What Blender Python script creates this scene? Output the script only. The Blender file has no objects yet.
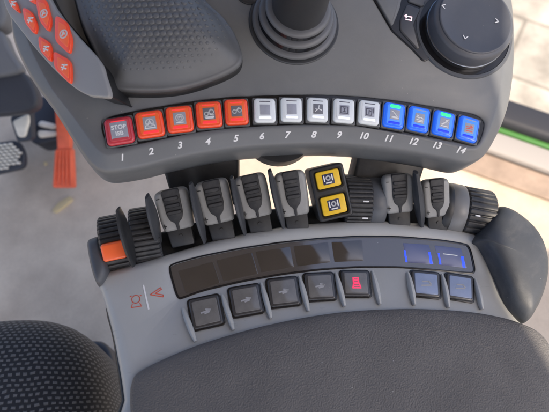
import bpy, bmesh, math, random
from mathutils import Vector, Matrix
from mathutils.bvhtree import BVHTree
random.seed(7)
R = math.radians
S = bpy.context.scene
COL = S.collection
MM = 0.001

# ------------------------------------------------------------------ camera
FPX, CX, CY = 527.3, 274.5, 206.0
PITCH = R(62)
CAM = Vector((0, -0.1915, 0.360))
c_, s_ = math.cos(PITCH), math.sin(PITCH)
CR, CU, CF = Vector((1, 0, 0)), Vector((0, s_, c_)), Vector((0, c_, -s_))
cd = bpy.data.cameras.new('camera')
cam = bpy.data.objects.new('camera', cd); COL.objects.link(cam)
cam.location = CAM
cam.rotation_euler = (math.pi / 2 - PITCH, 0, 0)
cd.sensor_width = 36; cd.lens = 36 * FPX / 549.0
cd.clip_start = 0.01; cd.clip_end = 500
cd.dof.use_dof = True; cd.dof.focus_distance = 0.40; cd.dof.aperture_fstop = 9.0
S.camera = cam

def ray(px, py):
    return (CF + CR * ((px - CX) / FPX) + CU * ((CY - py) / FPX)).normalized()

class PL:
    """a flat frame in the place: origin, right, up-the-slope, normal"""
    def __init__(s, o, n, right=Vector((1, 0, 0)), roll=0):
        s.o = Vector(o); s.n = Vector(n).normalized()
        u = (Vector(right) - s.n * s.n.dot(Vector(right))).normalized()
        v = s.n.cross(u)
        s.u = u * math.cos(roll) + v * math.sin(roll)
        s.v = s.n.cross(s.u)
    def hit(s, px, py, h=0):
        d = ray(px, py); o = s.o + s.n * h
        return CAM + d * ((o - CAM).dot(s.n) / d.dot(s.n))
    def uv(s, px, py, h=0):
        p = s.hit(px, py, h) - s.o
        return (p.dot(s.u), p.dot(s.v))
    def w(s, u, v, h=0):
        return s.o + s.u * u + s.v * v + s.n * h
    def mat(s, px=None, py=None, h=0, roll=0):
        o = s.o if px is None else s.hit(px, py, h)
        m = Matrix((s.u, s.v, s.n)).transposed().to_4x4(); m.translation = o
        return m @ Matrix.Rotation(roll, 4, 'Z')

def zplane(z): return PL((0, 0, z), (0, 0, 1))
def scale_at(p): return (p - CAM).dot(CF) / FPX      # metres per photo pixel at a point

# ------------------------------------------------------------------ materials
def mat(name, col, rough=0.5, bump=0.0, bscale=1400.0, coat=0.0, metal=0.0, spec=0.5, var=0.0, vscale=30.0,
        emit=None, estr=0.0, trans=0.0, rvar=0.0):
    m = bpy.data.materials.new(name); m.use_nodes = True
    nt = m.node_tree; b = nt.nodes['Principled BSDF']; L = nt.links.new
    b.inputs['Base Color'].default_value = (*col, 1)
    b.inputs['Roughness'].default_value = rough
    b.inputs['Metallic'].default_value = metal
    b.inputs['Specular IOR Level'].default_value = spec
    b.inputs['Coat Weight'].default_value = coat
    b.inputs['Coat Roughness'].default_value = 0.08
    b.inputs['Transmission Weight'].default_value = trans
    if emit:
        b.inputs['Emission Color'].default_value = (*emit, 1); b.inputs['Emission Strength'].default_value = estr
    tc = nt.nodes.new('ShaderNodeTexCoord')
    if bump:
        n = nt.nodes.new('ShaderNodeTexNoise'); n.inputs['Scale'].default_value = bscale; n.inputs['Detail'].default_value = 3
        L(tc.outputs['Object'], n.inputs['Vector'])
        bp = nt.nodes.new('ShaderNodeBump'); bp.inputs['Strength'].default_value = bump; bp.inputs['Distance'].default_value = 0.0006
        L(n.outputs['Fac'], bp.inputs['Height']); L(bp.outputs['Normal'], b.inputs['Normal'])
    if var or rvar:
        n2 = nt.nodes.new('ShaderNodeTexNoise'); n2.inputs['Scale'].default_value = vscale; n2.inputs['Detail'].default_value = 6
        n2.inputs['Roughness'].default_value = 0.65
        L(tc.outputs['Object'], n2.inputs['Vector'])
        if var:
            mr = nt.nodes.new('ShaderNodeMapRange'); mr.inputs['From Min'].default_value = 0.3; mr.inputs['From Max'].default_value = 0.7
            mr.inputs['To Min'].default_value = 1 - var; mr.inputs['To Max'].default_value = 1 + var
            L(n2.outputs['Fac'], mr.inputs['Value'])
            mx = nt.nodes.new('ShaderNodeVectorMath'); mx.operation = 'SCALE'
            mx.inputs[0].default_value = col; L(mr.outputs['Result'], mx.inputs['Scale'])
            L(mx.outputs['Vector'], b.inputs['Base Color'])
        if rvar:
            m2 = nt.nodes.new('ShaderNodeMapRange'); m2.inputs['From Min'].default_value = 0.3; m2.inputs['From Max'].default_value = 0.7
            m2.inputs['To Min'].default_value = max(0.02, rough - rvar); m2.inputs['To Max'].default_value = rough + rvar
            L(n2.outputs['Fac'], m2.inputs['Value']); L(m2.outputs['Result'], b.inputs['Roughness'])
    return m

M = {}
M['upper'] = mat('dark_grey_plastic', (0.142, 0.148, 0.154), 0.37, 0.10, 2600, var=0.05, vscale=25, rvar=0.05)
M['lower'] = mat('silver_grey_plastic', (0.405, 0.413, 0.408), 0.31, 0.05, 2600, var=0.05, vscale=20, rvar=0.05)
M['black'] = mat('black_plastic', (0.016, 0.017, 0.019), 0.42, 0.08, 2200, rvar=0.08)
M['gloss_black'] = mat('glossy_black_plastic', (0.010, 0.010, 0.012), 0.12)
M['rubber'] = mat('black_rubber', (0.022, 0.023, 0.026), 0.6, 0.12, 1800, var=0.15, vscale=60)
M['wheel'] = mat('wheel_rubber', (0.030, 0.031, 0.034), 0.48, 0.1, 1800, var=0.2, vscale=80)
M['greyring'] = mat('slate_grey_plastic', (0.075, 0.082, 0.095), 0.42, 0.06, 2200)
M['lever'] = mat('lever_grey', (0.29, 0.29, 0.283), 0.44, 0.14, 1500, var=0.14, vscale=70)
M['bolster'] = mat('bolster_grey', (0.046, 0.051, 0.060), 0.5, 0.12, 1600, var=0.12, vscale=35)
M['ring_grey'] = mat('wheel_ring_grey', (0.17, 0.17, 0.17), 0.35, 0.06, 2200)
M['fin'] = mat('fin_dark_grey', (0.045, 0.048, 0.054), 0.45, 0.08, 2200)
M['palm'] = mat('palm_grey', (0.10, 0.105, 0.112), 0.42, 0.08, 2000, var=0.06)
M['plate'] = mat('plate_grey', (0.29, 0.29, 0.29), 0.42, 0.08, 2200)
M['white'] = mat('white_print', (0.80, 0.80, 0.80), 0.5)
M['orange_print'] = mat('orange_print', (0.72, 0.10, 0.05), 0.5)
M['orange'] = mat('orange_key', (0.84, 0.085, 0.03), 0.22, coat=0.4, emit=(1.0, 0.06, 0.02), estr=0.05)
M['orange_face'] = mat('orange_key_face', (0.86, 0.135, 0.035), 0.3, coat=0.4, emit=(1.0, 0.13, 0.03), estr=0.05)
M['red'] = mat('red_key', (0.55, 0.045, 0.065), 0.22, coat=0.4)
M['red_face'] = mat('red_key_face', (0.60, 0.07, 0.09), 0.3, coat=0.3)
M['redbar'] = mat('red_bar', (0.85, 0.05, 0.06), 0.2, emit=(1, 0.04, 0.05), estr=0.25)
M['whitekey'] = mat('white_key', (0.64, 0.665, 0.685), 0.2, coat=0.5, emit=(0.9, 0.96, 1.0), estr=0.05)
M['whitebar'] = mat('white_bar', (0.85, 0.86, 0.92), 0.2, emit=(0.9, 0.93, 1), estr=0.22)
M['bluekey'] = mat('blue_key', (0.02, 0.12, 0.62), 0.2, coat=0.4, emit=(0.02, 0.16, 1.0), estr=0.20)
M['bluebar'] = mat('blue_bar', (0.01, 0.03, 0.55), 0.2, emit=(0.01, 0.04, 1.0), estr=0.35)
M['blue_face'] = mat('blue_key_face', (0.06, 0.22, 0.75), 0.25, coat=0.3, emit=(0.05, 0.25, 1.0), estr=0.22)
M['greenled'] = mat('green_led', (0.02, 0.55, 0.16), 0.25, emit=(0.03, 0.9, 0.22), estr=0.55)
M['window'] = mat('icon_window', (0.17, 0.17, 0.19), 0.25, coat=0.3, var=0.1, vscale=150)
M['window_pale'] = mat('icon_window_pale', (0.36, 0.37, 0.42), 0.25, coat=0.3, var=0.1, vscale=150)
M['bezel'] = mat('key_bezel', (0.11, 0.112, 0.115), 0.3, 0.05, 2500)
M['yellow'] = mat('yellow_key', (0.80, 0.50, 0.02), 0.35, 0.04, 2000, var=0.08, vscale=200)
M['navy'] = mat('navy_print', (0.02, 0.025, 0.07), 0.4)
M['display'] = mat('display_glass', (0.050, 0.046, 0.048), 0.09, rvar=0.05, vscale=70)
M['display'].node_tree.nodes['Principled BSDF'].inputs['IOR'].default_value = 2.2
M['field'] = mat('display_field', (0.034, 0.029, 0.027), 0.09, var=0.35, vscale=45, rvar=0.05)
M['field'].node_tree.nodes['Principled BSDF'].inputs['IOR'].default_value = 2.1
M['field_lit'] = mat('display_field_lit', (0.035, 0.04, 0.09), 0.10, emit=(0.08, 0.11, 0.5), estr=0.05)
M['field_lit'].node_tree.nodes['Principled BSDF'].inputs['IOR'].default_value = 2.1
M['ledblue'] = mat('blue_led', (0.02, 0.04, 0.8), 0.2, emit=(0.02, 0.06, 1.0), estr=0.8)
M['lens'] = mat('smoked_key', (0.15, 0.145, 0.14), 0.12, coat=0.5, var=0.15, vscale=120)
M['lens_ring'] = mat('smoked_key_edge', (0.045, 0.044, 0.046), 0.2, coat=0.4)
M['lens_print'] = mat('faint_key_print', (0.34, 0.34, 0.35), 0.4)
M['pink_print'] = mat('pink_key_print', (0.75, 0.06, 0.14), 0.4, emit=(0.9, 0.05, 0.15), estr=0.25)
M['pinkwhite'] = mat('lit_pink_white', (0.85, 0.65, 0.72), 0.4, emit=(1, 0.7, 0.8), estr=0.35)
M['joy'] = mat('joystick_black', (0.028, 0.029, 0.032), 0.38, 0.06, 2000)
M['boot'] = mat('boot_rubber', (0.040, 0.042, 0.046), 0.45, 0.05, 2000)
M['bootring'] = mat('boot_ring_rubber', (0.12, 0.123, 0.13), 0.38, 0.04, 2000)
M['knob'] = mat('knob_grey', (0.072, 0.078, 0.094), 0.42, 0.06, 3000)
M['chrome'] = mat('dark_chrome', (0.20, 0.21, 0.23), 0.2, metal=0.9)
M['pedal'] = mat('orange_pedal_paint', (0.80, 0.14, 0.06), 0.5, 0.1, 300, var=0.15, vscale=40)
M['cream'] = mat('cream_rubber', (0.80, 0.76, 0.66), 0.6, var=0.2, vscale=40)
M['navyblack'] = mat('blue_black_plastic', (0.030, 0.036, 0.050), 0.5, 0.1, 500)
M['midgrey'] = mat('column_grey', (0.13, 0.14, 0.155), 0.5, 0.1, 500)
M['green'] = mat('green_paint', (0.065, 0.20, 0.04), 0.35, coat=0.4)
M['seal'] = mat('rubber_seal', (0.03, 0.03, 0.035), 0.6)
M['roof'] = mat('headliner', (0.22, 0.205, 0.19), 0.9)
M['scrap'] = mat('pale_chip', (0.62, 0.50, 0.28), 0.7)

def wear(m, specks=120, size=0.022, amount=0.55, smudge=0.10):
    nt = m.node_tree; b = nt.nodes['Principled BSDF']; L = nt.links.new
    tc = nt.nodes.new('ShaderNodeTexCoord')
    v = nt.nodes.new('ShaderNodeTexVoronoi'); v.inputs['Scale'].default_value = specks; L(tc.outputs['Object'], v.inputs['Vector'])
    lt = nt.nodes.new('ShaderNodeMath'); lt.operation = 'LESS_THAN'; lt.inputs[1].default_value = size; L(v.outputs['Distance'], lt.inputs[0])
    n = nt.nodes.new('ShaderNodeTexNoise'); n.inputs['Scale'].default_value = 42; n.inputs['Detail'].default_value = 7; n.inputs['Roughness'].default_value = 0.7; n.inputs['Distortion'].default_value = 0.6
    L(tc.outputs['Object'], n.inputs['Vector'])
    mr = nt.nodes.new('ShaderNodeMapRange'); mr.inputs['From Min'].default_value = 0.48; mr.inputs['From Max'].default_value = 0.78; mr.inputs['To Max'].default_value = smudge
    L(n.outputs['Fac'], mr.inputs['Value'])
    k = nt.nodes.new('ShaderNodeMath'); k.operation = 'MULTIPLY'; k.inputs[1].default_value = amount; L(lt.outputs[0], k.inputs[0])
    a = nt.nodes.new('ShaderNodeMath'); a.operation = 'MAXIMUM'; L(k.outputs[0], a.inputs[0]); L(mr.outputs[0], a.inputs[1])
    mx = nt.nodes.new('ShaderNodeMix'); mx.data_type = 'RGBA'; mx.inputs['B'].default_value = (0.42, 0.39, 0.35, 1); mx.clamp_factor = True
    src = b.inputs['Base Color']
    if src.is_linked: L(src.links[0].from_socket, mx.inputs['A'])
    else: mx.inputs['A'].default_value = src.default_value
    L(a.outputs[0], mx.inputs['Factor']); L(mx.outputs['Result'], src)
    # long faint scratches and wiped patches in the gloss
    mp = nt.nodes.new('ShaderNodeMapping'); mp.inputs['Scale'].default_value = (30, 420, 60); mp.inputs['Rotation'].default_value = (0, 0, 0.5)
    L(tc.outputs['Object'], mp.inputs['Vector'])
    n2 = nt.nodes.new('ShaderNodeTexNoise'); n2.inputs['Scale'].default_value = 1; n2.inputs['Detail'].default_value = 3; L(mp.outputs['Vector'], n2.inputs['Vector'])
    r0 = b.inputs['Roughness']
    m3 = nt.nodes.new('ShaderNodeMapRange'); m3.inputs['From Min'].default_value = 0.35; m3.inputs['From Max'].default_value = 0.65; m3.inputs['To Min'].default_value = -0.02; m3.inputs['To Max'].default_value = 0.03
    L(n2.outputs['Fac'], m3.inputs['Value'])
    ad = nt.nodes.new('ShaderNodeMath'); ad.operation = 'ADD'; L(m3.outputs[0], ad.inputs[1])
    if r0.is_linked: L(r0.links[0].from_socket, ad.inputs[0])
    else: ad.inputs[0].default_value = r0.default_value
    L(ad.outputs[0], r0)
for nm, sp, sm in (('upper', 95, 0.06), ('lower', 80, 0.05), ('bolster', 110, 0.12), ('lever', 190, 0.16), ('palm', 120, 0.05), ('greyring', 150, 0.10), ('wheel', 210, 0.14), ('rubber', 220, 0.16), ('black', 170, 0.06), ('knob', 130, 0.04), ('display', 120, 0.03), ('plate', 120, 0.04), ('lens', 160, 0.08)):
    wear(M[nm], sp, 0.028, 0.6, sm)

def pad_material():
    m = mat('armrest_pad_leatherette', (0.062, 0.061, 0.066), 0.62)
    nt = m.node_tree; b = nt.nodes['Principled BSDF']; L = nt.links.new
    tc = nt.nodes.new('ShaderNodeTexCoord')
    v = nt.nodes.new('ShaderNodeTexVoronoi'); v.inputs['Scale'].default_value = 1000; v.feature = 'F1'
    n = nt.nodes.new('ShaderNodeTexNoise'); n.inputs['Scale'].default_value = 850; n.inputs['Detail'].default_value = 4
    L(tc.outputs['Object'], v.inputs['Vector']); L(tc.outputs['Object'], n.inputs['Vector'])
    a = nt.nodes.new('ShaderNodeMath'); a.operation = 'ADD'; L(v.outputs['Distance'], a.inputs[0]); L(n.outputs['Fac'], a.inputs[1])
    bp = nt.nodes.new('ShaderNodeBump'); bp.inputs['Strength'].default_value = 0.45; bp.inputs['Distance'].default_value = 0.0010
    L(a.outputs[0], bp.inputs['Height']); L(bp.outputs['Normal'], b.inputs['Normal'])
    # dust: sparse pale specks and a faint handled bloom
    d = nt.nodes.new('ShaderNodeTexVoronoi'); d.inputs['Scale'].default_value = 95; d.inputs['Randomness'].default_value = 1
    L(tc.outputs['Object'], d.inputs['Vector'])
    lt = nt.nodes.new('ShaderNodeMath'); lt.operation = 'LESS_THAN'; lt.inputs[1].default_value = 0.035; L(d.outputs['Distance'], lt.inputs[0])
    n3 = nt.nodes.new('ShaderNodeTexNoise'); n3.inputs['Scale'].default_value = 28; n3.inputs['Detail'].default_value = 5
    L(tc.outputs['Object'], n3.inputs['Vector'])
    cr = nt.nodes.new('ShaderNodeValToRGB')
    cr.color_ramp.elements[0].position = 0.3; cr.color_ramp.elements[0].color = (0.105, 0.099, 0.096, 1)
    cr.color_ramp.elements[1].position = 0.75; cr.color_ramp.elements[1].color = (0.142, 0.134, 0.128, 1)
    L(n3.outputs['Fac'], cr.inputs['Fac'])
    mx = nt.nodes.new('ShaderNodeMix'); mx.data_type = 'RGBA'; mx.inputs['B'].default_value = (0.35, 0.34, 0.33, 1)
    L(cr.outputs['Color'], mx.inputs['A']); L(lt.outputs[0], mx.inputs['Factor']); L(mx.outputs['Result'], b.inputs['Base Color'])
    return m
M['pad'] = pad_material()

def fabric_material():
    m = mat('seat_fabric', (0.03, 0.03, 0.035), 0.85)
    nt = m.node_tree; b = nt.nodes['Principled BSDF']; L = nt.links.new
    uv = nt.nodes.new('ShaderNodeUVMap'); uv.uv_map = 'UVMap'
    wn = nt.nodes.new('ShaderNodeTexNoise'); wn.inputs['Scale'].default_value = 45; wn.inputs['Detail'].default_value = 2; L(uv.outputs['UV'], wn.inputs['Vector'])
    wv = nt.nodes.new('ShaderNodeVectorMath'); wv.operation = 'SUBTRACT'; wv.inputs[1].default_value = (0.5, 0.5, 0.5); L(wn.outputs['Color'], wv.inputs[0])
    ws = nt.nodes.new('ShaderNodeVectorMath'); ws.operation = 'SCALE'; ws.inputs['Scale'].default_value = 0.006; L(wv.outputs['Vector'], ws.inputs[0])
    wa = nt.nodes.new('ShaderNodeVectorMath'); wa.operation = 'ADD'; L(uv.outputs['UV'], wa.inputs[0]); L(ws.outputs['Vector'], wa.inputs[1])
    sp = nt.nodes.new('ShaderNodeSeparateXYZ'); L(wa.outputs['Vector'], sp.inputs[0])
    def math_(op, a, bb=None, c=None):
        n = nt.nodes.new('ShaderNodeMath'); n.operation = op
        for i, x in enumerate((a, bb, c)):
            if x is None: continue
            if isinstance(x, (int, float)): n.inputs[i].default_value = x
            else: L(x, n.inputs[i])
        return n.outputs[0]
    v = math_('MULTIPLY', sp.outputs['Y'], 1 / 0.0046)
    row = math_('FLOOR', v)
    par = math_('MULTIPLY', math_('MODULO', math_('ADD', row, 2000), 2.0), 0.5)
    u = math_('ADD', math_('MULTIPLY', sp.outputs['X'], 1 / 0.0066), par)
    fu = math_('ABSOLUTE', math_('SUBTRACT', math_('FRACT', u), 0.5))
    fv = math_('ABSOLUTE', math_('SUBTRACT', math_('FRACT', v), 0.5))
    su = nt.nodes.new('ShaderNodeMapRange'); su.interpolation_type = 'SMOOTHSTEP'
    su.inputs['From Min'].default_value = 0.33; su.inputs['From Max'].default_value = 0.22; L(fu, su.inputs['Value'])
    sv = nt.nodes.new('ShaderNodeMapRange'); sv.interpolation_type = 'SMOOTHSTEP'
    sv.inputs['From Min'].default_value = 0.33; sv.inputs['From Max'].default_value = 0.16; L(fv, sv.inputs['Value'])
    mask = math_('MULTIPLY', su.outputs[0], sv.outputs[0])
    nz = nt.nodes.new('ShaderNodeTexNoise'); nz.inputs['Scale'].default_value = 900; nz.inputs['Detail'].default_value = 2
    L(uv.outputs['UV'], nz.inputs['Vector'])
    mk = math_('MULTIPLY', mask, math_('ADD', math_('MULTIPLY', nz.outputs['Fac'], 0.9), 0.45))
    mx = nt.nodes.new('ShaderNodeMix'); mx.data_type = 'RGBA'; mx.clamp_factor = True
    mx.inputs['A'].default_value = (0.013, 0.015, 0.021, 1); mx.inputs['B'].default_value = (0.14, 0.144, 0.152, 1)
    L(mk, mx.inputs['Factor']); L(mx.outputs['Result'], b.inputs['Base Color'])
    bp = nt.nodes.new('ShaderNodeBump'); bp.inputs['Strength'].default_value = 0.6; bp.inputs['Distance'].default_value = 0.0008
    L(mk, bp.inputs['Height']); L(bp.outputs['Normal'], b.inputs['Normal'])
    b.inputs['Sheen Weight'].default_value = 0.12
    return m
M['fabric'] = fabric_material()

def floor_material():
    m = mat('cab_floor_mat', (0.36, 0.33, 0.30), 0.75)
    nt = m.node_tree; b = nt.nodes['Principled BSDF']; L = nt.links.new
    tc = nt.nodes.new('ShaderNodeTexCoord')
    n = nt.nodes.new('ShaderNodeTexNoise'); n.inputs['Scale'].default_value = 7; n.inputs['Detail'].default_value = 8; n.inputs['Roughness'].default_value = 0.62
    L(tc.outputs['Object'], n.inputs['Vector'])
    cr = nt.nodes.new('ShaderNodeValToRGB'); e = cr.color_ramp.elements
    e[0].position = 0.33; e[0].color = (0.45, 0.365, 0.28, 1)
    e[1].position = 0.62; e[1].color = (0.66, 0.555, 0.43, 1)
    L(n.outputs['Fac'], cr.inputs['Fac'])
    v = nt.nodes.new('ShaderNodeTexNoise'); v.inputs['Scale'].default_value = 260; v.inputs['Detail'].default_value = 3
    L(tc.outputs['Object'], v.inputs['Vector'])
    mr = nt.nodes.new('ShaderNodeMapRange'); mr.inputs['To Min'].default_value = 0.82; mr.inputs['To Max'].default_value = 1.12; L(v.outputs['Fac'], mr.inputs['Value'])
    sc = nt.nodes.new('ShaderNodeVectorMath'); sc.operation = 'SCALE'; L(cr.outputs['Color'], sc.inputs[0]); L(mr.outputs[0], sc.inputs['Scale'])
    L(sc.outputs['Vector'], b.inputs['Base Color'])
    bp = nt.nodes.new('ShaderNodeBump'); bp.inputs['Strength'].default_value = 0.35; bp.inputs['Distance'].default_value = 0.002
    L(v.outputs['Fac'], bp.inputs['Height']); L(bp.outputs['Normal'], b.inputs['Normal'])
    return m
M['floor'] = floor_material()

def ground_material():
    m = mat('concrete_slabs', (0.42, 0.41, 0.39), 0.85)
    nt = m.node_tree; b = nt.nodes['Principled BSDF']; L = nt.links.new
    tc = nt.nodes.new('ShaderNodeTexCoord')
    mp = nt.nodes.new('ShaderNodeMapping'); mp.inputs['Rotation'].default_value = (0, 0, R(28)); mp.inputs['Location'].default_value = (0.37, 0.12, 0)
    L(tc.outputs['Object'], mp.inputs['Vector'])
    br = nt.nodes.new('ShaderNodeTexBrick'); br.inputs['Scale'].default_value = 1.0
    br.inputs['Brick Width'].default_value = 0.62; br.inputs['Row Height'].default_value = 0.44
    br.inputs['Mortar Size'].default_value = 0.012; br.inputs['Mortar Smooth'].default_value = 0.3
    br.inputs['Color1'].default_value = (0.50, 0.455, 0.38, 1); br.inputs['Color2'].default_value = (0.40, 0.365, 0.31, 1)
    br.inputs['Mortar'].default_value = (0.26, 0.235, 0.195, 1)
    L(mp.outputs['Vector'], br.inputs['Vector'])
    n = nt.nodes.new('ShaderNodeTexNoise'); n.inputs['Scale'].default_value = 4.5; n.inputs['Detail'].default_value = 9; n.inputs['Roughness'].default_value = 0.65
    L(tc.outputs['Object'], n.inputs['Vector'])
    mr = nt.nodes.new('ShaderNodeMapRange'); mr.inputs['From Min'].default_value = 0.3; mr.inputs['From Max'].default_value = 0.7
    mr.inputs['To Min'].default_value = 0.5; mr.inputs['To Max'].default_value = 1.2
    L(n.outputs['Fac'], mr.inputs['Value'])
    sc = nt.nodes.new('ShaderNodeVectorMath'); sc.operation = 'SCALE'; L(br.outputs['Color'], sc.inputs[0]); L(mr.outputs[0], sc.inputs['Scale'])
    L(sc.outputs['Vector'], b.inputs['Base Color'])
    return m
M['ground'] = ground_material()

# ------------------------------------------------------------------ object helpers
WM = {}
def thing(name, label, cat, loc, group=None, m=None):
    o = bpy.data.objects.new(name, None); COL.objects.link(o); o.empty_display_size = 0.01
    mw = m if m is not None else Matrix.Translation(loc)
    o.matrix_world = mw; WM[o] = mw.copy()
    o['label'] = label; o['category'] = cat
    if group: o['group'] = group
    return o
def tag(o, label, cat, group=None):
    o['label'] = label; o['category'] = cat
    if group: o['group'] = group
    return o
def mesh_from(bm, name, material, angle=38):
    bm.normal_update()
    if bm.calc_volume(signed=True) < 0: bmesh.ops.reverse_faces(bm, faces=bm.faces[:])
    cl_ = bm.faces.layers.int.get('cap')
    for f in bm.faces: f.smooth = not (cl_ and f[cl_])
    me = bpy.data.meshes.new(name); bm.to_mesh(me); bm.free()
    me.set_sharp_from_angle(angle=R(angle))
    for mm in (material if isinstance(material, (list, tuple)) else [material]): me.materials.append(mm)
    return me
def obj(name, bm, material, parent=None, label=None, local=None, angle=38, base=None):
    """bm in world coordinates, unless local (a matrix relative to the parent) is given"""
    if local is None:
        if parent is not None: bm.transform(WM[parent].inverted())
        elif base is not None: bm.transform(Matrix.Translation(-Vector(base)))
    me = mesh_from(bm, name, material, angle) if isinstance(bm, bmesh.types.BMesh) else bm
    o = bpy.data.objects.new(name, me); COL.objects.link(o)
    if parent is not None: o.parent = parent
    if local is not None: o.matrix_basis = local
    elif parent is None and base is not None: o.location = base
    WM[o] = (WM[parent] if parent is not None else Matrix.Identity(4)) @ (local if local is not None else (Matrix.Translation(base) if (parent is None and base is not None) else Matrix.Identity(4)))
    if label: o['label'] = label
    return o
def copy_tree(src, parent=None):
    c = src.copy(); COL.objects.link(c)
    if parent is not None: c.parent = parent
    for ch in list(src.children): copy_tree(ch, c)
    return c

# ------------------------------------------------------------------ shape helpers
def area2(P): return sum(P[i][0] * P[(i + 1) % len(P)][1] - P[(i + 1) % len(P)][0] * P[i][1] for i in range(len(P)))
def spline(P, k=6):
    n = len(P); out = []
    for i in range(n):
        p0, p1, p2, p3 = [Vector(P[(i + j - 1) % n]) for j in range(4)]
        for q in range(k):
            t = q / k
            out.append(tuple(0.5 * ((2 * p1) + (p2 - p0) * t + (2 * p0 - 5 * p1 + 4 * p2 - p3) * t * t + (3 * p1 - p0 - 3 * p2 + p3) * t ** 3)))
    return out
def rpoly(P, r, k=5):
    n = len(P); out = []
    for i in range(n):
        a, b, c = Vector(P[i - 1]), Vector(P[i]), Vector(P[(i + 1) % n])
        d1 = min(r, (a - b).length * 0.49); d2 = min(r, (c - b).length * 0.49)
        s, e = b + (a - b).normalized() * d1, b + (c - b).normalized() * d2
        for q in range(k + 1):
            t = q / k
            out.append(tuple(s * (1 - t) ** 2 + b * 2 * t * (1 - t) + e * t * t))
    return out
def rrect(w, h, r, inset=0.0, k=5, cx=0, cy=0):
    w2, h2 = w / 2 - inset, h / 2 - inset; r = max(r - inset, 0.0001)
    out = []
    for (sx, sy, a0) in ((1, 1, 0), (-1, 1, 90), (-1, -1, 180), (1, -1, 270)):
        for q in range(k + 1):
            a = R(a0 + 90 * q / k)
            out.append((cx + sx * (w2 - r) + r * math.cos(a), cy + sy * (h2 - r) + r * math.sin(a)))
    return out
def inset_poly(P, d):
    if area2(P) < 0: P = P[::-1]
    n = len(P); out = []
    for i in range(n):
        a, b, c = Vector(P[i - 1]), Vector(P[i]), Vector(P[(i + 1) % n])
        e1 = (b - a); e2 = (c - b)
        if e1.length < 1e-9: e1 = e2
        if e2.length < 1e-9: e2 = e1
        e1.normalize(); e2.normalize()
        nn = Vector((-e1.y - e2.y, e1.x + e2.x))
        if nn.length < 1e-6: nn = Vector((-e1.y, e1.x))
        nn.normalize()
        k = max(0.5, nn.dot(Vector((-e1.y, e1.x))))
        out.append(tuple(b + nn * (d / k)))
    return out
def rings_bm(rings, cap=True, bottom=True, holes=(), bm=None, cap_point=None):
    """rings: lists of 3-D points, equal counts, joined ring to ring; last one capped (with holes: (loop, floor loop))"""
    bm = bm or bmesh.new()
    cap_l = bm.faces.layers.int.get('cap') or bm.faces.layers.int.new('cap')
    vr = [[bm.verts.new(p) for p in r] for r in rings]
    n = len(rings[0])
    for a, b in zip(vr, vr[1:]):
        for i in range(n):
            bm.faces.new((a[i], a[(i + 1) % n], b[(i + 1) % n], b[i]))
    if bottom: bm.faces.new(vr[0][::-1])
    if cap_point is not None:
        v = bm.verts.new(cap_point)
        for i in range(n): bm.faces.new((vr[-1][i], vr[-1][(i + 1) % n], v))
    elif cap:
        if not holes: bm.faces.new(vr[-1])[cap_l] = 1
        else:
            loops = [vr[-1]]
            for rs in holes:
                hv = [[bm.verts.new(p) for p in r] for r in rs]
                loops.append(hv[0])
                for a, b in zip(hv, hv[1:]):
                    m = len(a)
                    for i in range(m): bm.faces.new((a[i], a[(i + 1) % m], b[(i + 1) % m], b[i]))
                bm.faces.new(hv[-1])[cap_l] = 1
            es = []
            for lp in loops:
                for i in range(len(lp)):
                    e = bm.edges.get((lp[i], lp[(i + 1) % len(lp)])) or bm.edges.new((lp[i], lp[(i + 1) % len(lp)]))
                    es.append(e)
            bmesh.ops.triangle_fill(bm, use_beauty=True, use_dissolve=False, edges=es)
            flat = {v for lp in loops for v in lp}
            nn = Vector((0, 0, 0))
            for i in range(n): nn += vr[-1][i].co.cross(vr[-1][(i + 1) % n].co)
            for f in bm.faces:
                if all(v in flat for v in f.verts):
                    f[cap_l] = 1; f.normal_update()
                    if f.normal.dot(nn) < 0: f.normal_flip()
    return bm
def lift(pl, P, h): return [pl.w(p[0], p[1], h) for p in P]
def ccw(P): return P if area2(P) > 0 else P[::-1]
IDP = PL((0, 0, 0), (0, 0, 1))
def slab(pl, P, h0, h1, r, seg=3, holes=(), bm=None, hr=None):
    """outline P extruded h0..h1 with a rounded top edge of radius r; holes: (outline, depth)"""
    P = ccw(P); rings = [lift(pl, P, h0)]
    for q in range(seg + 1):
        a = math.pi / 2 * q / seg
        rings.append(lift(pl, inset_poly(P, r * (1 - math.cos(a))), h1 - r + r * math.sin(a)))
    hl = []
    for (H, dep) in holes:
        H = ccw(H); e = hr or 0.0004
        hl.append([lift(pl, H, h1), lift(pl, inset_poly(H, e), h1 - e), lift(pl, inset_poly(H, e), h1 - dep)])
    return rings_bm(rings, holes=hl, bm=bm)
def rslab(pl, w, h, r, h0, h1, e, cx=0, cy=0, seg=3, bm=None):
    rings = [lift(pl, rrect(w, h, r, 0, cx=cx, cy=cy), h0)]
    for q in range(seg + 1):
        a = math.pi / 2 * q / seg
        rings.append(lift(pl, rrect(w, h, r, e * (1 - math.cos(a)), cx=cx, cy=cy), h1 - e + e * math.sin(a)))
    return rings_bm(rings, bm=bm)
def loft(pl, A, B, prof, holes=(), hr=0.0005):
    if area2(A) < 0: A, B = A[::-1], B[::-1]
    rings = [lift(pl, [(a[0] + (b[0] - a[0]) * t, a[1] + (b[1] - a[1]) * t) for a, b in zip(A, B)], h) for t, h in prof]
    hl = []
    for (H, dep) in holes:
        H = ccw(H); top = prof[-1][1]
        hl.append([lift(pl, H, top), lift(pl, inset_poly(H, hr), top - hr), lift(pl, inset_poly(H, hr), top - dep)])
    return rings_bm(rings, holes=hl)
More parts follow.
